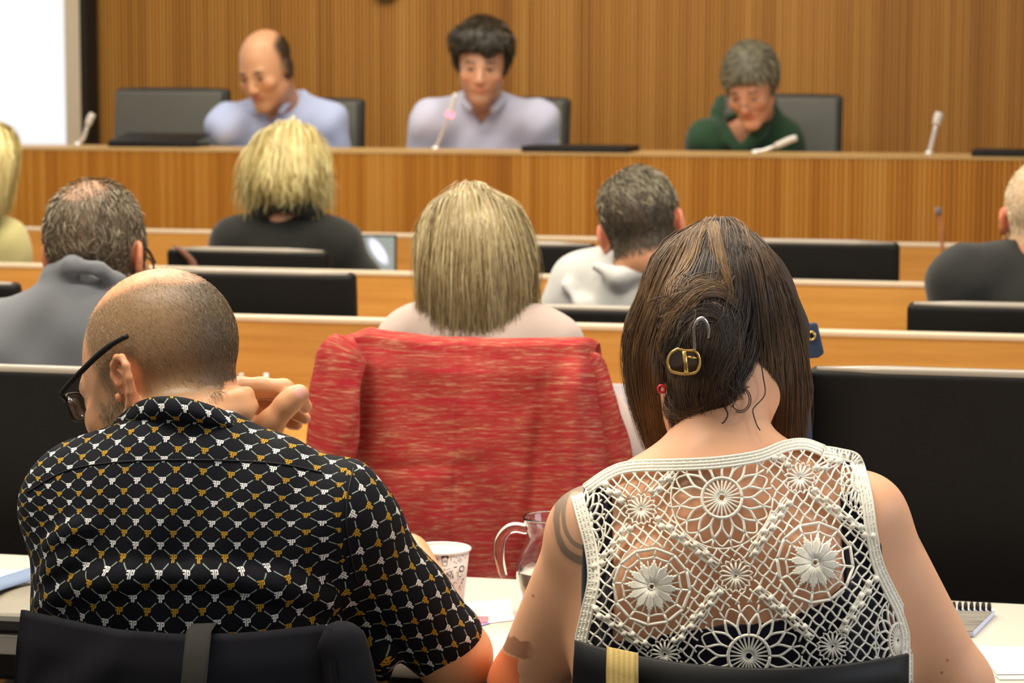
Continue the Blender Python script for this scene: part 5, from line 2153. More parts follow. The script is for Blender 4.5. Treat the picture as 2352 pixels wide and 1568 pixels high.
# ---------------------------------------------------------------- the other people
def sitter(label, head, yaw, pitch, roll, nb, sl, sr, pel, rx, ry, el, wl, er, wr, skin, cloth, cloth_name='jacket', facing=1, scale=1.0, fat=1.0,
           h=0.0055, ch=0.0075, layers=None, sleeve=2.0, short=None, inf=0.012, sh=0.056, nr=0.056, trap=0.042, neckcut=0.060, extra=None, trouser=None, floor=0.0, dy=0.0, ears=True, ru=0.052, vcut=None, bodyfn=None):
    sh_ = lambda p: (p[0], p[1], p[2] + dy)
    head, nb, sl, sr, el, wl, er, wr = [sh_(p) for p in (head, nb, sl, sr, el, wl, er, wr)]
    pel = np.asarray(pel, float) * np.array([(pel[1] + dy) / pel[1], 1, 1]) + np.array([0, dy, 0])
    global DY_NOW
    DY_NOW = dy
    H = Head(at(*head), yaw, pitch, roll, scale)
    B = Body(at(*nb), at(*sl), at(*sr), pel, rx, ry, H, nr)
    E1, W1_, E2, W2_ = at(*el), at(*wl), at(*er), at(*wr)
    S = SDF()
    add_head(S, H, ears=ears, fat=fat)
    B.neck(S)
    B.torso(S, -0.008, sh=sh - 0.006, trap=trap - 0.006)
    arm(S, B.sl, E1, W1_)
    arm(S, B.sr, E2, W2_)
    hand(S, W1_, unit(W1_ - E1), (0, 0, -1), 1.0, facing, 0.5)
    hand(S, W2_, unit(W2_ - E2), (0, 0, -1), 1.0, -facing, 0.5)
    V, Q = nets(S, h, lo=[S.lo[0], S.lo[1], pel[2] - 0.02])
    q = H.l(V)
    inh = ((np.abs(q[:, 0]) < 0.1) & (np.abs(q[:, 1]) < 0.14) & (q[:, 2] > -0.125)).astype(float)
    ly = [(w * inh, c) for w, c in face_layers(q, skin)]
    if layers:
        ly += [(w * inh, c) for w, c in layers(q)]
    root = qmesh('person', V, Q, M['skin'], attrs={'Col': paint(V, skin, ly)})
    tag(root, label, 'person', kind='thing')
    C = SDF()
    B.torso(C, inf, sh=sh, trap=trap)
    arm(C, B.sl, E1, W1_, ru, ru * 0.88, ru * 0.72, inf * 0.5, short or sleeve, 0.03)
    arm(C, B.sr, E2, W2_, ru, ru * 0.88, ru * 0.72, inf * 0.5, short or sleeve, 0.03)
    if extra:
        extra(C, B, H)
    wv = lambda P: (0.0028 * np.sin(P[:, 0] * 31 + P[:, 2] * 24 + 1.5 * np.sin(P[:, 2] * 15 + P[:, 1] * 11)) + 0.0016 * np.sin(P[:, 0] * 63 - P[:, 2] * 51)).astype(np.float32)
    C.fn(wv, 0, '+')
    C.cap(H.w(0, 0.0, -0.03), B.nb + B.U * 0.055 + B.Y * facing * 0.02, neckcut * 0.9, neckcut * 0.9, 0.006, 's')
    if vcut is not None:
        vcut(C, B, H)
    C.fn(lambda P: (pel[2] - 0.06 - P[:, 2]).astype(np.float32), 0.01, 'i')
    Vc, Qc = nets(C, ch)
    qmesh(cloth_name, Vc, Qc, cloth, root)
    trousers(B, root, trouser or M['trous'], facing, floor=floor)
    return root, H, B, S, V, q, inh


M['trous'] = fabric('charcoal_trousers', srgb(44, 44, 48))
SKIN_A, SKIN_B, SKIN_C = np.array(srgb(214, 156, 118)), np.array(srgb(224, 172, 140)), np.array(srgb(208, 150, 108))


def comb(H, x=0.0, y=0.0, z=-1.0, side=1.5):
    return lambda P: (H.R @ np.stack([H.l(P)[:, 0] * side * 8 + x, y + 0 * P[:, 0], z + 0 * P[:, 0]], 0)).T


# -- man in the grey jacket
def collar_chain(pts, r, k=0.014):
    return lambda C, B, H: C.chain([at(p[0], p[1], p[2] + DY_NOW) for p in pts], [r] * len(pts), k)


def lay(q):
    hl = sstep(q[:, 2] + 0.25 * np.maximum(q[:, 1], 0) * -1, -0.078, -0.055) * (1 - sstep(q[:, 1], 0.035, 0.06))
    ear = blob(q, (0.086, -0.01, -0.004), (0.02, 0.03, 0.042)) + blob(q, (-0.086, -0.01, -0.004), (0.02, 0.03, 0.042))
    bald = blob(q, (-0.005, -0.055, 0.105), (0.042, 0.045, 0.034)) * 0.5
    return [(hl * 0.9 * (1 - 0.9 * bald) * np.clip(1 - 1.5 * ear, 0, 1), srgb(96, 84, 66)), (ear * 0.5, srgb(214, 110, 74))]


root, H, B, S, V, q, inh = sitter('grey-haired man in a grey jacket, seated at far left with back turned', (222, 588, 3.86), -14, 6, 0, (195, 705, 3.80), (2, 790, 3.84), (392, 808, 3.76), pel_at(190, 3.88, 0.63), 0.185, 0.115,
                          (-60, 1025, 3.92), (80, 980, 4.15), (440, 1035, 3.85), (330, 980, 4.12), SKIN_A, fabric('grey_wool', srgb(112, 114, 118), 0.9, 0.06, 600), 'jacket', layers=lay, sh=0.060, h=0.0045, dy=0.09, neckcut=0.040,
                          extra=collar_chain([(98, 660, 3.86), (120, 632, 3.80), (168, 610, 3.745), (225, 616, 3.735), (270, 648, 3.76), (300, 690, 3.82)], 0.014))
w_ = inh * lay(q)[0][0]
gm = hair_mat('grey_brown_hair', [(0.05, srgb(58, 50, 38)), (0.5, srgb(104, 92, 72)), (0.8, srgb(150, 136, 112)), (1.0, srgb(204, 192, 168))], 0.5, 0.35)
top_ = sstep(q[:, 2], 0.06, 0.11)
hair_object([fuzz(S, V, w_ * (0.3 + top_), 2600, 0.026, comb(H, 0.3, -0.9, -0.4), 0.45, 0.0012, 5, 21, (0.72, 0.2)), fuzz(S, V, w_ * (1 - top_), 4200, 0.022, comb(H, 0.0, -0.3, -1.0), 0.30, 0.0012, 5, 22, (0.38, 0.2))], gm, root)
gl = empty('glasses')
gl.parent = root
for sx_ in (-1, 1):
    mb = MB()
    mb.tube(catmull([H.w(sx_ * 0.080, -0.012, 0.014), H.w(sx_ * 0.080, 0.02, 0.012), H.w(sx_ * 0.060, 0.100, -0.006)], 12), 0.0028, 8)
    mb.build('temple', M['black_plastic'], gl, smooth=True)
mb = MB()
for sx_ in (-1, 1):
    mb.tube([H.w(sx_ * 0.031 + 0.023 * math.cos(a), 0.112, -0.016 + 0.021 * math.sin(a)) for a in np.linspace(0, 2 * PI, 20, endpoint=False)], 0.0018, 6, closed=True)
mb.tube([H.w(-0.006, 0.113, 0.0), H.w(0.006, 0.113, 0.0)], 0.0018, 6)
mb.build('frame', M['black_plastic'], gl, smooth=True)


# -- long hair, parted and hanging: strands fan out from the crown
def bob(root, S, mat, crown, mid, low, n, tones, width, seed, spread=1.0, bottom_rag=0.10, S_=14, jit=0.004, K=13, wave=0.0015):
    """crown=(px,py); mid=(cx,half width,py); low=(cx,half width,py_center,py_side)"""
    def g(t):
        a = abs(t)
        return [(crown[0] + t * 30, crown[1] + 6 * a), (crown[0] + (mid[0] - crown[0]) * 0.5 + t * mid[1] * (0.62 + 0.22 * a ** 2), crown[1] + (mid[2] - crown[1]) * (0.14 + 0.24 * a ** 2)),
                (mid[0] + t * mid[1], mid[2]), (0.5 * (mid[0] + low[0]) + t * 0.5 * (mid[1] + low[1]), mid[2] + 0.55 * (low[2] - mid[2])), (low[0] + t * low[1], low[2] + (low[3] - low[2]) * a ** 1.5)]
    gs = [traced(S, g(t), 0.003) for t in np.linspace(-0.985, 0.985, K)]
    V, Q = nets(S, 0.005)
    parts = [(V, Q, np.full(len(V), tones[0] - 0.28, np.float32))]
    parts.append(guide_hair(S, gs, n, S_, width, jit, 0.002, seed, tone=tones, layer=0.008, lenvar=bottom_rag, wave=wave))
    return hair_object(parts, mat, root)


# -- blonde woman behind the red jacket
blouse = fabric('pale_blouse', srgb(192, 172, 161), 0.8, 0.05, 500)
root, H, B, S, V, q, inh = sitter('blonde woman in pale blouse seen from behind, above the red tweed jacket', (1097, 632, 3.93), -4, 4, 0, (1098, 752, 3.90), (948, 786, 3.92), (1248, 796, 3.86), pel_at(1090, 3.92, 0.63), 0.150, 0.10,
                          (905, 1040, 3.94), (1010, 990, 4.16), (1437, 1036, 3.90), (1370, 985, 4.12), SKIN_B, blouse, 'blouse', inf=0.008, sh=0.045, nr=0.050, fat=0.93, ru=0.050, neckcut=0.055, trouser=M['trous'])
S = SDF()
S.ell(H.w(0, -0.012, 0.037), np.array((0.086, 0.106, 0.102)), H.R, 0.02)
S.cap(at(1096, 600, 3.925), at(1100, 722, 3.905), 0.090, 0.076, 0.04, 'u', ((0, 1, 0), 0.95))
blm = hair_mat('dark_blonde_hair', [(0.0, srgb(84, 70, 44)), (0.35, srgb(146, 126, 84)), (0.65, srgb(188, 170, 124)), (1.0, srgb(226, 212, 174))], 0.38, 0.45)
bob(root, S, blm, (1078, 434), (1096, 134, 610), (1104, 116, 905, 815), 6000, (0.52, 0.17), 0.0018, 31, bottom_rag=0.17, jit=0.007, wave=0.008)

# -- man in the white shirt
def lay(q):
    hl = sstep(q[:, 2] - 0.15 * q[:, 1], -0.056, -0.036) * (1 - sstep(q[:, 1], 0.04, 0.065))
    ear = blob(q, (0.086, -0.01, -0.004), (0.02, 0.03, 0.042)) + blob(q, (-0.086, -0.01, -0.004), (0.02, 0.03, 0.042))
    bald = blob(q, (-0.030, -0.010, 0.112), (0.036, 0.050, 0.035))
    return [(hl * 0.95 * (1 - bald) * np.clip(1 - 1.5 * ear, 0, 1), srgb(70, 64, 54)), (ear * 0.55, srgb(206, 104, 84))]


white = fabric('white_cotton', srgb(192, 191, 187), 0.75, 0.03, 500)
root, H, B, S, V, q, inh = sitter('man in a white shirt with balding grey hair, head tilted, seen from behind', (1476, 528, 5.02), -16, 14, -13, (1462, 610, 5.06), (1340, 662, 5.08), (1588, 652, 5.00), pel_at(1450, 5.08, 0.63), 0.175, 0.115,
                          (1262, 800, 5.12), (1330, 780, 5.36), (1640, 790, 5.05), (1560, 780, 5.34), SKIN_A, white, 'shirt', layers=lay, sh=0.058, inf=0.012, ru=0.056, dy=-0.14, scale=1.03, neckcut=0.044,
                          extra=lambda C, B, H: (C.chain([at(1392, 600, 4.92), at(1420, 585, 4.86), at(1470, 560, 4.825), at(1520, 560, 4.84), at(1560, 580, 4.90)], [0.018] * 5, 0.012),
                                                 C.chain([at(1372, 612, 4.83), at(1420, 636, 4.815), at(1480, 622, 4.815), at(1530, 590, 4.83)], [0.010, 0.016, 0.016, 0.010], 0.02),
                                                 C.chain([at(1300, 655, 4.86), at(1335, 700, 4.84), at(1350, 740, 4.83)], [0.012, 0.014, 0.012], 0.02)))
w_ = inh * lay(q)[0][0]
hi = sstep(q[:, 2], 0.02, 0.09)
gm2 = hair_mat('salt_pepper_hair', [(0.0, srgb(34, 32, 28)), (0.4, srgb(84, 78, 64)), (0.7, srgb(140, 130, 106)), (1.0, srgb(196, 184, 156))], 0.5, 0.35)
hair_object([fuzz(S, V, w_ * hi, 3000, 0.026, comb(H, 0.6, -0.8, -0.6), 0.4, 0.0015, 5, 41, (0.68, 0.2)), fuzz(S, V, w_ * (1 - hi), 3600, 0.014, comb(H, 0, -0.3, -1.0), 0.3, 0.0013, 5, 42, (0.22, 0.18))], gm2, root)

# -- man in the dark suit at the right edge
def lay(q):
    hl = sstep(q[:, 2], -0.060, -0.03) * (1 - sstep(q[:, 1], 0.04, 0.065))
    ear = blob(q, (0.086, -0.01, -0.004), (0.02, 0.03, 0.042)) + blob(q, (-0.086, -0.01, -0.004), (0.02, 0.03, 0.042))
    return [(hl * 0.6 * np.clip(1 - 1.5 * ear, 0, 1), srgb(196, 184, 152)), (ear * 0.6, srgb(196, 92, 70))]


root, H, B, S, V, q, inh = sitter('white-haired man in a dark suit at the right edge, seen from behind', (2394, 506, 4.98), -8, 6, 0, (2405, 606, 4.98), (2216, 646, 4.98), (2606, 640, 4.90), pel_at(2400, 4.98, 0.63), 0.185, 0.115,
                          (2170, 800, 5.0), (2260, 780, 5.28), (2680, 800, 4.95), (2560, 780, 5.2), SKIN_A, fabric('black_wool', srgb(40, 40, 38), 0.85, 0.08, 500), 'jacket', layers=lay, sh=0.060, dy=-0.20, scale=0.97, neckcut=0.046,
                          extra=collar_chain([(2318, 572, 5.0), (2350, 562, 4.95), (2400, 556, 4.92), (2450, 560, 4.92), (2490, 578, 4.97)], 0.015))
w_ = inh * lay(q)[0][0]
hair_object([fuzz(S, V, w_, 3000, 0.012, comb(H, 0, -0.3, -1.0), 0.3, 0.0012, 4, 43, (0.75, 0.2))], hair_mat('white_hair', [(0, srgb(150, 138, 108)), (0.6, srgb(206, 196, 166)), (1, srgb(232, 226, 204))], 0.5, 0.35), root)

# -- blonde woman in black, farthest row
root, H, B, S, V, q, inh = sitter('blonde woman in a black jacket in the farthest audience row, seen from behind', (655, 418, 6.24), 3, 6, 0, (655, 532, 6.24), (544, 562, 6.24), (772, 566, 6.20), pel_at(655, 6.24, 0.63), 0.160, 0.105,
                          (500, 680, 6.22), (600, 690, 6.48), (838, 660, 6.20), (730, 672, 6.44), SKIN_B, fabric('black_jacket', srgb(34, 34, 30), 0.85, 0.08, 500), 'jacket', sh=0.060, nr=0.050, fat=0.93, ru=0.056,
                          extra=collar_chain([(585, 505, 6.26), (610, 480, 6.18), (660, 468, 6.14), (710, 478, 6.17), (735, 505, 6.24)], 0.020))
S = SDF()
S.ell(H.w(0, -0.012, 0.038), np.array((0.089, 0.108, 0.106)), H.R, 0.02)
S.chain([at(606, 380, 6.22), at(590, 452, 6.22)], [0.055, 0.034], 0.04)
S.chain([at(708, 380, 6.22), at(726, 452, 6.22)], [0.055, 0.034], 0.04)
S.cap(at(655, 380, 6.18), at(655, 430, 6.16), 0.06, 0.045, 0.04)
blm2 = hair_mat('bright_blonde_hair', [(0.0, srgb(96, 80, 40)), (0.3, srgb(170, 146, 84)), (0.6, srgb(218, 200, 132)), (1.0, srgb(246, 236, 186))], 0.4, 0.45)
bob(root, S, blm2, (668, 290), (656, 94, 395), (656, 104, 466, 500), 2600, (0.60, 0.24), 0.0034, 33, bottom_rag=0.16, jit=0.011, wave=0.008, S_=12)

# -- blonde woman at the left edge
root, H, B, S, V, q, inh = sitter('blonde woman in a pale yellow top at the left edge, farthest audience row', (-48, 404, 6.28), 6, 4, 0, (-70, 520, 6.28), (-185, 562, 6.28), (4, 560, 6.26), pel_at(-80, 6.30, 0.63), 0.150, 0.10,
                          (-230, 680, 6.28), (-130, 690, 6.5), (24, 665, 6.30), (-20, 680, 6.52), SKIN_B, fabric('pale_yellow_knit', srgb(200, 190, 130), 0.9, 0.05, 400), 'top', dy=0.06, sh=0.055, nr=0.050, fat=0.93)
S = SDF()
S.ell(H.w(0, -0.012, 0.038), np.array((0.090, 0.110, 0.104)), H.R, 0.02)
S.cap(at(-50, 380, 6.26), at(-55, 470, 6.24), 0.085, 0.066, 0.04)
bob(root, S, blm2, (-40, 278), (-48, 94, 350), (-50, 70, 520, 500), 2000, (0.58, 0.2), 0.003, 35, bottom_rag=0.1, jit=0.006, S_=12)


# -- the three people at the podium
def polo_collar(pts_l, pts_r, r):
    def f(C, B, H):
        C.chain([at(p[0], p[1], p[2] + DY_NOW) for p in pts_l], [r] * len(pts_l), 0.006)
        C.chain([at(p[0], p[1], p[2] + DY_NOW) for p in pts_r], [r] * len(pts_r), 0.006)
    return f


def vneck(a, b, c, r=0.02):
    """open neck: carve a wedge from the throat down"""
    def f(C, B, H):
        for t in np.linspace(0, 1, 7):
            p = at(a[0], a[1], a[2] + DY_NOW) * (1 - t) + at(b[0], b[1], b[2] + DY_NOW) * t
            C.ell(p, (c * (1 - 0.85 * t), 0.06, 0.02), None, 0.004, 's')
    return f


PF = DAIS
def lay(q):
    side = sstep(-q[:, 1], -0.03, 0.01) * sstep(q[:, 2], -0.06, -0.03) * (1 - blob(q, (0, 0.01, 0.12), (0.072, 0.115, 0.075)))
    beard = sstep(-q[:, 2], 0.05, 0.07) * sstep(q[:, 1], 0.03, 0.06) * 0.25
    shade = sstep(q[:, 2], 0.0, 0.02) * 0
    return [(side * 0.95, srgb(44, 36, 26)), (beard, srgb(120, 84, 60))]


root, H, B, S, V, q, inh = sitter('balding man in light blue shirt looking down at the podium', (612, 158, 7.78), 152, 24, 4, (652, 248, 7.98), (524, 288, 7.84), (752, 280, 7.98), pel_at(640, 7.98, 0.96), 0.165, 0.11,
                          (522, 412, 7.98), (570, 440, 7.78), (778, 408, 8.02), (720, 440, 7.80), np.array(srgb(206, 154, 116)), fabric('light_blue_shirt', srgb(178, 190, 226), 0.8, 0.03, 400), 'shirt', facing=-1, layers=lay, h=0.006, ch=0.008, short=1.4, floor=PF, ru=0.058, dy=0.10,
                          extra=polo_collar([(594, 222, 7.93), (584, 236, 7.86), (592, 256, 7.80)], [(726, 232, 8.0), (690, 212, 7.98), (668, 206, 7.95), (664, 226, 7.88), (646, 256, 7.82)], 0.013), vcut=vneck((620, 240, 7.85), (620, 272, 7.83), 0.036))
fz = [fuzz(S, V, inh * np.clip(lay(q)[0][0], 0, 1), 1500, 0.014, comb(H, 0, -0.6, -0.8), 0.35, 0.0018, 4, 51, (0.3, 0.2))]
dkm = hair_mat('dark_brown_hair', [(0.0, srgb(24, 20, 14)), (0.5, srgb(52, 44, 30)), (0.85, srgb(92, 80, 54)), (1.0, srgb(130, 116, 84))], 0.42, 0.4)
hair_object(fz, dkm, root)


def lay(q):
    beard = sstep(-q[:, 2], 0.045, 0.07) * sstep(q[:, 1], 0.02, 0.05) * 0.45 * (1 - blob(q, (0, 0.1, -0.062), (0.026, 0.04, 0.012)))
    return [(beard, srgb(110, 70, 48)), (sstep(q[:, 2], 0.04, 0.06), srgb(50, 42, 30))]


root, H, B, S, V, q, inh = sitter('young man with thick dark hair in pale shirt speaking at the podium', (1108, 148, 7.76), 176, 12, -2, (1108, 246, 7.96), (992, 280, 7.88), (1234, 282, 7.88), pel_at(1112, 7.98, 0.96), 0.165, 0.11,
                          (968, 412, 7.94), (1050, 440, 7.78), (1256, 412, 7.94), (1180, 440, 7.78), np.array(srgb(212, 160, 128)), fabric('pale_lavender_shirt', srgb(196, 198, 220), 0.8, 0.03, 400), 'shirt', facing=-1, layers=lay, h=0.006, ch=0.008, short=1.4, floor=PF, ru=0.060, sh=0.060, dy=-0.01,
                          extra=polo_collar([(1066, 216, 7.93), (1062, 228, 7.84), (1082, 250, 7.79)], [(1150, 214, 7.93), (1154, 228, 7.84), (1132, 252, 7.79)], 0.013), vcut=vneck((1106, 240, 7.86), (1106, 274, 7.84), 0.034))
S2 = SDF()
S2.ell(H.w(0, -0.014, 0.046), np.array((0.096, 0.118, 0.104)), H.R, 0.02)
S2.ell(H.w(0.05, 0.05, 0.085), np.array((0.05, 0.05, 0.045)), H.R, 0.03)
S2.ell(H.w(-0.05, 0.045, 0.080), np.array((0.05, 0.05, 0.045)), H.R, 0.03)


def keep(P):
    l_ = H.l(P)
    top_ = 0.056 - 0.16 * l_[:, 0] * (l_[:, 0] > 0) * 0 + 0.010 * np.sin(l_[:, 0] * 60) - l_[:, 2]
    bk = np.maximum(l_[:, 1] - 0.030, -0.055 - l_[:, 2])
    return np.minimum(top_, bk).astype(np.float32)


S2.fn(keep, 0.012, 'i')
Vh, Qh = nets(S2, 0.006)
hair_object([(Vh, Qh, np.full(len(Vh), 0.25, np.float32)), fuzz(S2, Vh, np.ones(len(Vh)), 2600, 0.032, comb(H, 0.5, 0.5, -0.8), 0.35, 0.0026, 5, 52, (0.36, 0.26))], dkm, root)


def lay(q):
    return [(sstep(q[:, 2] - 0.1 * np.abs(q[:, 0]), 0.045, 0.06), srgb(110, 104, 84))]


M['thin_frame'] = plain('thin_metal_frame', srgb(120, 100, 84), 0.4, 0.4, 0.05)
green = fabric('dark_green_knit', srgb(38, 66, 44), 0.9, 0.08, 300)
root, H, B, S, V, q, inh = sitter('woman with short grey hair in dark green top reading at the podium', (1727, 199, 7.78), 158, 28, 4, (1738, 290, 7.98), (1626, 322, 7.86), (1800, 322, 7.92), pel_at(1725, 7.98, 0.96), 0.145, 0.10,
                          (1596, 420, 7.94), (1670, 445, 7.78), (1830, 420, 7.98), (1770, 445, 7.80), np.array(srgb(214, 154, 122)), green, 'top', facing=-1, layers=lay, h=0.006, ch=0.008, floor=PF, dy=-0.21, scale=0.945, sh=0.054, nr=0.050, fat=0.93,
                          extra=polo_collar([(1656, 232, 7.96), (1648, 262, 7.90), (1672, 318, 7.82), (1694, 340, 7.80)], [(1770, 226, 8.0), (1774, 256, 7.92), (1736, 312, 7.83), (1706, 340, 7.80)], 0.022), vcut=vneck((1708, 280, 7.87), (1698, 334, 7.86), 0.055))
S3 = SDF()
S3.ell(H.w(0, -0.014, 0.042), np.array((0.086, 0.110, 0.098)), H.R, 0.02)


def keep3(P):
    l_ = H.l(P)
    return np.minimum(0.060 - 0.3 * np.abs(l_[:, 0]) - l_[:, 2], np.maximum(l_[:, 1] - 0.026, -0.05 - l_[:, 2])).astype(np.float32)


S3.fn(keep3, 0.012, 'i')
Vh, Qh = nets(S3, 0.006)
hair_object([(Vh, Qh, np.full(len(Vh), 0.4, np.float32)), fuzz(S3, Vh, np.ones(len(Vh)), 2400, 0.024, comb(H, 0.5, 0.4, -0.8), 0.4, 0.0024, 5, 53, (0.5, 0.25))],
            hair_mat('short_grey_hair', [(0.0, srgb(54, 50, 38)), (0.45, srgb(104, 98, 78)), (0.8, srgb(150, 142, 116)), (1.0, srgb(184, 176, 150))], 0.45, 0.4), root)
gl = empty('glasses')
gl.parent = root
mb = MB()
for sx_ in (-1, 1):
    mb.tube([H.w(sx_ * 0.035 + 0.026 * math.cos(a), 0.114, -0.010 + 0.017 * math.sin(a)) for a in np.linspace(0, 2 * PI, 18, endpoint=False)], 0.0009, 6, closed=True)
mb.tube([H.w(-0.009, 0.115, -0.006), H.w(0.009, 0.115, -0.006)], 0.0014, 6)
mb.build('frame', M['thin_frame'], gl, smooth=True)
for sx_ in (-1, 1):
    mb = MB()
    mb.tube([H.w(sx_ * 0.062, 0.112, -0.006), H.w(sx_ * 0.077, 0.03, 0.016), H.w(sx_ * 0.080, -0.01, 0.02)], 0.0014, 6)
    mb.build('temple', M['thin_frame'], gl, smooth=True)
# ---------------------------------------------------------------- red tweed jacket over its chair
JY = 3.450
jk = empty('tweed_jacket', atrow(1055, 1000, JY))
tag(jk, 'red tweed jacket hung over the back of a chair in the middle', 'jacket')
j0 = np.array(jk.location)
top_pts = [(742, 792), (790, 778), (836, 763), (862, 769), (930, 777), (1000, 785), (1060, 786), (1150, 789), (1240, 788), (1310, 787), (1345, 789), (1364, 800)]
NU, NV = 150, 120
tpx = catmull(top_pts, NU)
tpx = np.stack([np.linspace(742, 1366, NU), np.interp(np.linspace(742, 1366, NU), tpx[:, 0], tpx[:, 1])], 1)
gs = lambda x, s: np.exp(-(x / s) ** 2)
rows_, uvs = [], []
for k in range(NV):
    f = k / (NV - 1)
    over = f < 0.10
    g_ = 0.0 if over else (f - 0.10) / 0.90
    row_, uvr = [], []
    for i in range(NU):
        t = i / (NU - 1)
        x0, y0 = tpx[i]
        y0 = y0 + 14
        lx = 742 - 34 * g_ * 1.4
        rx_ = 1366 + 92 * g_
        x = lx + (rx_ - lx) * t if not over else x0
        yb = 1480.0
        y = y0 + (yb - y0) * g_
        d = JY + 0.010 * (1 - g_)
        # body folds
        d += 0.016 * gs(x - (835 - 40 * g_ * 0.8), 22) * min(1, g_ * 6)
        d -= 0.020 * gs(x - (1322 - 40 * g_), 30) * min(1, g_ * 8)
        d += 0.012 * gs(x - (1262 - 70 * g_), 22) * min(1, g_ * 5)
        d += 0.0035 * gs(x - (1060 - 22 * min(1, g_ * 1.6)), 5)
        d += 0.007 * gs((x - 1190) * 0.8 + (y - 950) * 0.75, 40) * gs(y - 960, 130)
        d -= 0.008 * gs((x - 1130) * 0.55 + (y - 1010) * 0.85, 36) * gs(x - 1120, 160)
        d += 0.006 * math.sin(x * 0.017 + y * 0.006) * min(1, g_ * 2) + 0.004 * math.sin(x * 0.03 - y * 0.016)
        d += 0.006 * gs(y - (1075 - (x - 900) * 0.05), 14) * gs(x - 960, 110)
        d += 0.05 * max(0, (t - 0.93) / 0.07) ** 1.5 + 0.05 * max(0, (0.05 - t) / 0.05) ** 1.5
        if over:
            a = (1 - f / 0.10) * PI * 0.8
            P = atrow(x0, y0 + 8, d + 0.014)
            P = P + NROW * (0.030 - 0.030 * math.cos(a)) * 1.3 + np.array([0, 0, 0.006 + 0.012 * math.sin(a) - (0.06 * max(0, a - PI * 0.5))])
        else:
            P = atrow(x, y + (8 * (1 - min(1, g_ * 20))), d + 0.014 * (1 - min(1, g_ * 12)))
        row_.append(P - j0)
        uvr.append((x / 1560.0, (y if not over else y0 - (0.10 - f) * 900) / 1560.0))
    rows_.append(row_)
    uvs.append(uvr)
G_ = np.array(rows_)
mb = MB()
mb.grid(G_, 0, NROW * 0.004)
o = mb.build('jacket_body', M['tweed'], jk, smooth=True)
fl_uv = np.array(uvs).reshape(-1, 2)
l = o.data.uv_layers.new(name='UVMap')
vi = np.empty(len(o.data.loops), np.int32)
o.data.loops.foreach_get('vertex_index', vi)
l.data.foreach_set('uv', fl_uv[vi % (NU * NV)].astype(np.float32).ravel())


def sleeve(pts, rad, flat, ny, seed, uv0):
    """hanging sleeve: loft of flattened rings"""
    P = catmull([atrow(x, y, d) for x, y, d in pts], 40)
    R_ = catmull([[r, 0] for r in rad], 40)[:, 0]
    rows_, uvr = [], []
    s_ = 0
    for k in range(40):
        t_ = unit(P[min(k + 1, 39)] - P[max(k - 1, 0)])
        a_ = unit(UROW - t_ * (UROW @ t_))
        b_ = np.cross(t_, a_)
        s_ += np.linalg.norm(P[k] - P[k - 1]) if k else 0
        cap_ = min(1.0, 0.25 + k / 4.0) if k < 4 else 1.0
        ring, ur = [], []
        for j in range(33):
            a = 2 * PI * j / 32
            rr = R_[k] * cap_ * (1 + 0.06 * math.sin(3 * a + k * 0.25 + seed) + 0.04 * math.sin(5 * a - k * 0.4))
            ring.append(P[k] + a_ * rr * math.cos(a) + b_ * rr * flat * math.sin(a) - j0)
            ur.append((uv0 + a * 0.035, s_))
        rows_.append(ring)
        uvr.append(ur)
    mb = MB()
    mb.grid(np.array(rows_), 0)
    o = mb.build('sleeve', M['tweed'], jk, smooth=True)
    fu = np.array(uvr).reshape(-1, 2)
    l = o.data.uv_layers.new(name='UVMap')
    for lp in o.data.loops:
        l.data[lp.index].uv = fu[lp.vertex_index]


sleeve([(806, 772, JY - 0.002), (782, 812, JY - 0.018), (775, 880, JY - 0.028), (768, 960, JY - 0.03), (756, 1040, JY - 0.02), (740, 1120, JY)], [0.016, 0.036, 0.037, 0.038, 0.036, 0.030], 0.62, 1, 0.5, 3.0)
sleeve([(1346, 806, JY + 0.06), (1360, 850, JY + 0.07), (1376, 920, JY + 0.07), (1394, 1000, JY + 0.07), (1414, 1080, JY + 0.07), (1434, 1180, JY + 0.07)], [0.014, 0.022, 0.026, 0.028, 0.028, 0.024], 0.8, 1, 2.1, 5.0)

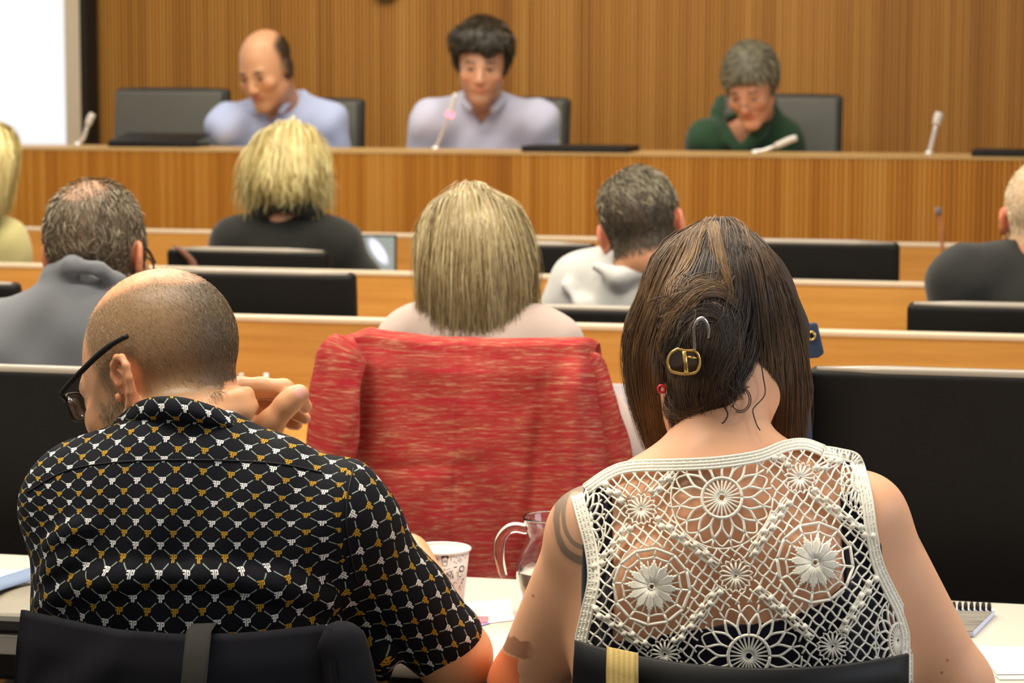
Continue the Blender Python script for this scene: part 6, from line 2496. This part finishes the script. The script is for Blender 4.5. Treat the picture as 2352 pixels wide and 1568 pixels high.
# ---------------------------------------------------------------- the two nearest chairs
def shell_chair(name, PL, PC, PR, label, drop=0.26):
    ctr = (PL + PR) / 2
    root = empty(name, (ctr[0], ctr[1] + 0.1, 0))
    tag(root, label, 'chair', 'low black chairs of the nearest row')
    r0 = np.array(root.location)
    pts = []
    for v in np.linspace(0, 1, 10):
        row_ = []
        for u in np.linspace(-1, 1, 25):
            p = PC + (PR - PL) / 2 * u + (ctr - PC) * (abs(u) ** 2.0)
            p = p + np.array([0, 0.05 * v, -drop * v]) + (PR - PL) / 2 * u * (0.06 * v)
            row_.append(p - r0)
        pts.append(row_)
    mb = MB()
    mb.grid(np.array(pts), 0, np.array([0, 0.009, 0]))
    mb.build('backrest', M['black_plastic'], root, smooth=True)
    X_ = unit((PR - PL) * np.array([1, 1, 0]))
    Y_ = np.array([-X_[1], X_[0], 0])
    mb = MB()
    sp = []
    for v in np.linspace(0, 1, 10):
        sp.append([X_ * 0.21 * u + Y_ * (0.0 + 0.42 * v) + np.array([0, -0.07, 0.445 + 0.012 * abs(u) ** 2 - 0.012 * math.sin(PI * v)]) for u in np.linspace(-1, 1, 12)])
    mb.grid(np.array(sp), 0, np.array([0, 0, -0.012]))
    mb.build('seat', M['black_plastic'], root, smooth=True)
    for sx_ in (-1, 1):
        mb = MB()
        a_ = X_ * sx_ * 0.235
        mb.tube(catmull([a_ + np.array([0, -0.14, 0.0]), a_ + np.array([0, -0.10, 0.40]), a_ + np.array([0, -0.10, 0.46]), X_ * sx_ * 0.185 + np.array([0, -0.118, 0.64])], 16), 0.011, 10)
        mb.build('leg', M['chrome'], root, smooth=True)
        mb = MB()
        mb.tube(catmull([a_ + np.array([0, -0.10, 0.425]), a_ + np.array([0, 0.28, 0.425]), a_ + np.array([0, 0.36, 0.39]), a_ + np.array([0, 0.38, 0.0])], 18), 0.011, 10)
        mb.build('leg', M['chrome'], root, smooth=True)
    return root


ZC = 0.85
shell_chair('stacking_chair', atz(1320, 1473, ZC), atz(1702, 1537, ZC), atz(2088, 1504, ZC), 'low black plastic chair of the woman in crochet, beige strap over its back')
ML, MC_, MR = atz(62, 1416, ZC - 0.008), atz(430, 1466, ZC - 0.008), atz(752, 1446, ZC - 0.008)
shell_chair('stacking_chair', ML, MC_, MR, 'low black chair of the bald man, hidden under the navy jacket')

# navy jacket draped over the man's chair
navy = fabric('navy_cloth', srgb(15, 15, 22), 0.9, 0.10, 1600, 0.12, 0.0)
nj = empty('navy_jacket', ((ML + MR) / 2)[:2].tolist() + [0.6])
tag(nj, 'dark navy jacket draped over the bald man\'s chair back', 'jacket')
r0 = np.array(nj.location)
ctr = (ML + MR) / 2
rows_ = []
NU2 = 60
edge = catmull([(48, 1400), (62, 1401), (100, 1410), (250, 1441), (340, 1450), (430, 1455), (560, 1452), (700, 1438), (742, 1434), (760, 1442)], NU2)
for v in np.concatenate([np.linspace(-0.25, 0, 5)[:-1], np.linspace(0, 1, 40)]):
    row_ = []
    for i in range(NU2):
        u = -1 + 2 * i / (NU2 - 1)
        base = atz(edge[i][0], edge[i][1], ZC + 0.004)
        if v < 0:
            a = -v / 0.25
            p = base + np.array([0, 0.022 * a, -0.06 * a * a])
        else:
            out = 0.010 * min(1, v * 10) + 0.03 * v
            fold = 0.010 * math.exp(-((u + 0.25 + 0.9 * v) / 0.07) ** 2) * min(1, v * 6) - 0.006 * math.exp(-((u + 0.35 + 0.9 * v) / 0.06) ** 2) * min(1, v * 6)
            fold += 0.006 * math.sin(u * 9 + 2 * v) * v + 0.012 * math.exp(-((u - 0.86) / 0.05) ** 2) * min(1, v * 5)
            wide = 1 + 0.16 * v
            c2 = np.array([ctr[0], base[1], base[2]])
            p = base.copy()
            p[0] = ctr[0] + (base[0] - ctr[0]) * wide + (0.030 * v if u > 0.8 else 0) * (u - 0.8) * 5
            p = p + np.array([0, -out - fold, -0.33 * v - 0.012 * min(1, v * 8) * 0])
        row_.append(p - r0)
    rows_.append(row_)
mb = MB()
mb.grid(np.array(rows_), 0, np.array([0, 0.004, -0.001]))
mb.build('jacket_body', navy, nj, smooth=True)
mb = MB()
sl_p = catmull([at(758, 1449, 2.535), at(779, 1472, 2.52), at(794, 1520, 2.515), at(806, 1580, 2.51), at(815, 1680, 2.50)], 24)
mb.tube(sl_p, [0.008 + 0.020 * min(1, k / 6) for k in range(24)], 12)
for k in range(len(mb.v)):
    mb.v[k] = tuple(np.array(mb.v[k]) - r0)
mb.build('sleeve', navy, nj, smooth=True)


def strap(name, edge_px, z, mat, label, cat, width_n=6, back=-0.012, L_=0.34, over=0.05, lean=0.0, fy=0.016):
    """band laid over a chair back: edge_px two points of its width on the top edge"""
    a_, b_ = atz(*edge_px[0], z), atz(*edge_px[1], z)
    root = empty(name, ((a_ + b_) / 2)[:2].tolist() + [z - 0.45])
    tag(root, label, cat)
    r0 = np.array(root.location)
    rows_ = []
    for v in np.concatenate([np.linspace(-1, 0, 6)[:-1], np.linspace(0, 1, 16)]):
        row_ = []
        for u in np.linspace(0, 1, width_n):
            p = a_ * (1 - u) + b_ * u
            if v < 0:
                p = p + np.array([0, fy * (-v) ** 0.5 + 0.006, -over * (-v) ** 2])
            else:
                p = p + np.array([lean * v, back * min(1, v * 8) - 0.014 * v, -L_ * v])
            row_.append(p - r0)
        rows_.append(row_)
    mb = MB()
    mb.grid(np.array(rows_), 0, np.array([0, -0.0025, 0.0012]))
    mb.build('strap', mat, root, smooth=True)
    mb = MB()
    c_ = (a_ + b_) / 2 - r0 + np.array([lean, back - 0.05, -L_ - 0.10])
    mb.box(c_[0] - 0.12, c_[0] + 0.12, c_[1] - 0.045, c_[1] + 0.035, c_[2] - 0.10, c_[2] + 0.11)
    bevel(mb.build('pouch', mat, root), 0.02, 3)
    return root


strap('shoulder_bag', [(428, 1452), (486, 1450)], ZC + 0.013, fabric('grey_webbing', srgb(36, 34, 31), 0.9, 0.15, 900, 0.2, 0.0), 'dark grey strap bag hanging from the navy draped chair', 'bag', back=-0.040, lean=-0.004, fy=0.09)
bw = NG('beige_webbing')
sx = bw.n('SeparateXYZ')
bw.set(sx.inputs[0], bw.obj())
st_ = (bw.ex(sx.outputs[0]) * 1250).sin() * 0.5 + 0.5
nz = bw.noise(bw.obj(), 900, 2)
M['webbing'] = bw.pbr(bw.mix(st_ * 0.5, srgb(196, 172, 110), srgb(160, 134, 78)), 0.85, 0.15, bw.bump((st_ + bw.ex(nz.outputs[0])).s, 0.5, 0.001))
strap('shoulder_bag', [(1394, 1488), (1466, 1503)], ZC + 0.009, M['webbing'], 'beige webbing strap bag hanging from the crochet woman\'s chair', 'bag', back=-0.006, lean=0.0)

# ---------------------------------------------------------------- small things in the rows
den = fabric('blue_denim', srgb(46, 60, 84), 0.85, 0.15, 500, 0.4)
DY = 3.385
db = empty('denim_bag', at(1850, 1000, DY))
tag(db, 'blue denim bag strap with brass eyelet standing at the right black chair\'s corner', 'bag')
r0 = np.array(db.location)


def sheet(name, pxs, y, th_, mat, par, r0):
    mb = MB()
    mb.prism([at(x, yy, y) - r0 for x, yy in pxs], (0, th_, 0))
    return bevel(mb.build(name, mat, par), 0.003, 2)


sheet('strap', [(1850, 744), (1866, 742), (1878, 741), (1884, 768), (1894, 812), (1880, 822), (1856, 824)], DY - 0.06, 0.012, den, db, r0)
sheet('bag_body', [(1800, 812), (1857, 816), (1861, 900), (1866, 1010), (1867, 1180), (1790, 1180)], DY - 0.06, 0.05, den, db, r0)
mb = MB()
mb.tube([at(1864 + 8 * math.cos(a), 771 + 9 * math.sin(a), DY - 0.062) - r0 for a in np.linspace(0, 2 * PI, 18, endpoint=False)], 0.0018, 8, closed=True)
mb.build('eyelet', gold, db, smooth=True)

LY = 4.30
o0 = at(1418, 960, LY)
mb = MB()
mb.prism([at(1384, 882, LY) - o0, at(1442, 883, LY) - o0, at(1447, 1000, LY) - o0, at(1380, 1000, LY) - o0], (0.01, 0.004, 0))
g = NG('printed_leaflet')
nz = g.noise(g.obj(), 42, 1)
o = mb.build('brochure', g.pbr(g.ramp(nz.outputs[0], [(0.40, srgb(226, 226, 232)), (0.60, srgb(206, 216, 236)), (0.68, srgb(150, 156, 142))]), 0.6, 0.3))
o.location = tuple(o0)
tag(o, 'white printed brochure standing on the desk by the blonde woman\'s elbow', 'brochure')

pc_ = at(602, 1012, 4.42)
pc_[2] = 0.7655
cup2 = empty('pen_cup', pc_)
tag(cup2, 'light grey pen cup on the desk behind the bald man\'s raised hand', 'cup')
mb = MB()
hh = at(602, 884, 4.42)[2] - 0.7655
mb.lathe([(0.0, 0.0), (0.038, 0.0), (0.042, hh), (0.0395, hh), (0.036, 0.004), (0.0, 0.004)], n=28)
mb.build('cup_wall', plain('grey_ceramic', srgb(176, 176, 166), 0.5, 0.4, 0.05), cup2, smooth=True)
for nm_, a_, b_, mt, lb_ in (('pencil', (560, 900), (553, 858), plain('pink_pencil', srgb(226, 176, 160), 0.5, 0.3, 0.05), 'pale pink pencil standing in the grey pen cup'), ('pen', (575, 905), (611, 857), M['black_plastic'], 'black pen with white tip leaning in the grey pen cup')):
    pr_ = empty(nm_, at(*a_, 4.42))
    tag(pr_, lb_, nm_)
    q0 = np.array(pr_.location)
    A_, B__ = at(a_[0], a_[1], 4.42) - q0, at(*b_, 4.415) - q0
    A_ = np.array([pc_[0] + (0.012 if nm_ == 'pen' else -0.012), pc_[1], pc_[2] + 0.008]) - q0
    mb = MB()
    k_ = 0.72 if nm_ == 'pen' else 0.97
    mb.tube([A_, A_ + (B__ - A_) * k_], 0.0048, 8)
    mb.build('barrel', mt, pr_, smooth=True)
    mb = MB()
    mb.tube([A_ + (B__ - A_) * k_, B__], [0.0055, 0.0045], 8)
    mb.build('tip', M['mic_head'], pr_, smooth=True)

# tan strap lying over the corner of the far chair
TYc = 5.745
o0 = atrow(420, 580, TYc)
mb = MB()
pts = [atrow(404, 564, TYc) - o0, atrow(412, 570, TYc - 0.008) - o0, atrow(428, 585, TYc - 0.010) - o0, atrow(444, 606, TYc - 0.010) - o0, atrow(452, 660, TYc - 0.010) - o0]
cc = catmull(pts, 14)
mb.grid(np.array([[c_ + UROW * o_ for o_ in (-0.010, 0.0, 0.010)] for c_ in cc]), 0, -NROW * 0.003)
o = mb.build('leather_strap', plain('tan_leather', srgb(120, 78, 56), 0.5, 0.4, 0.1), smooth=True)
o.location = tuple(o0)
tag(o, 'tan leather strap over the corner of the black-clad blonde woman\'s chair', 'strap')

# ---------------------------------------------------------------- camera
cam = bpy.data.objects.new('camera', bpy.data.cameras.new('camera'))
COL.objects.link(cam)
cam.matrix_world = Matrix.Translation((0, 0, HC)) @ CAMR.to_4x4()
cam.data.sensor_fit = 'HORIZONTAL'
cam.data.sensor_width = 36.0
cam.data.lens = F / 2352.0 * 36.0
cam.data.clip_start = 0.1
cam.data.clip_end = 60
cam.data.dof.use_dof = True
cam.data.dof.focus_distance = 2.62
cam.data.dof.aperture_fstop = 85.7 / 8.6
cam.data.dof.aperture_blades = 0
SC.camera = cam

# ---------------------------------------------------------------- light of the room
def area(name, loc, size, power, rgb, target=None):
    d = bpy.data.lights.new(name, 'AREA')
    d.shape = 'RECTANGLE'
    d.size, d.size_y = size
    d.energy = power
    d.color = rgb
    o = bpy.data.objects.new(name, d)
    COL.objects.link(o)
    o.location = loc
    if target is not None:
        o.rotation_euler = (Vector(target) - Vector(loc)).to_track_quat('-Z', 'Y').to_euler()
    return o


WARM = (1.0, 0.90, 0.74)
area('ceiling_light', (-0.9, 2.4, 3.3), (2.2, 0.5), 92, WARM)
area('ceiling_light', (-0.9, 4.6, 3.3), (2.2, 0.5), 92, WARM)
area('ceiling_light', (0.9, 3.6, 3.3), (1.6, 0.5), 38, WARM)
area('ceiling_light', (-0.6, 6.9, 3.4), (3.2, 0.5), 75, WARM)
area('window_light', (3.6, 1.6, 2.2), (2.0, 1.6), 45, (0.80, 0.88, 1.0), (0.2, 3.0, 1.0))
wd = bpy.data.worlds.new('world')
SC.world = wd
wd.use_nodes = True
wd.node_tree.nodes['Background'].inputs[0].default_value = (1.0, 0.93, 0.84, 1)
wd.node_tree.nodes['Background'].inputs[1].default_value = 0.45

vs = SC.view_settings
vs.view_transform = 'Standard'
vs.look = 'None'
vs.exposure = 0.0
vs.gamma = 1.0
vs.use_curve_mapping = False
SC.cycles.use_denoising = True
SC.cycles.use_adaptive_sampling = True
SC.cycles.adaptive_threshold = 0.03
SC.cycles.max_bounces = 8
SC.cycles.transmission_bounces = 8
SC.cycles.caustics_reflective = False
SC.cycles.caustics_refractive = False
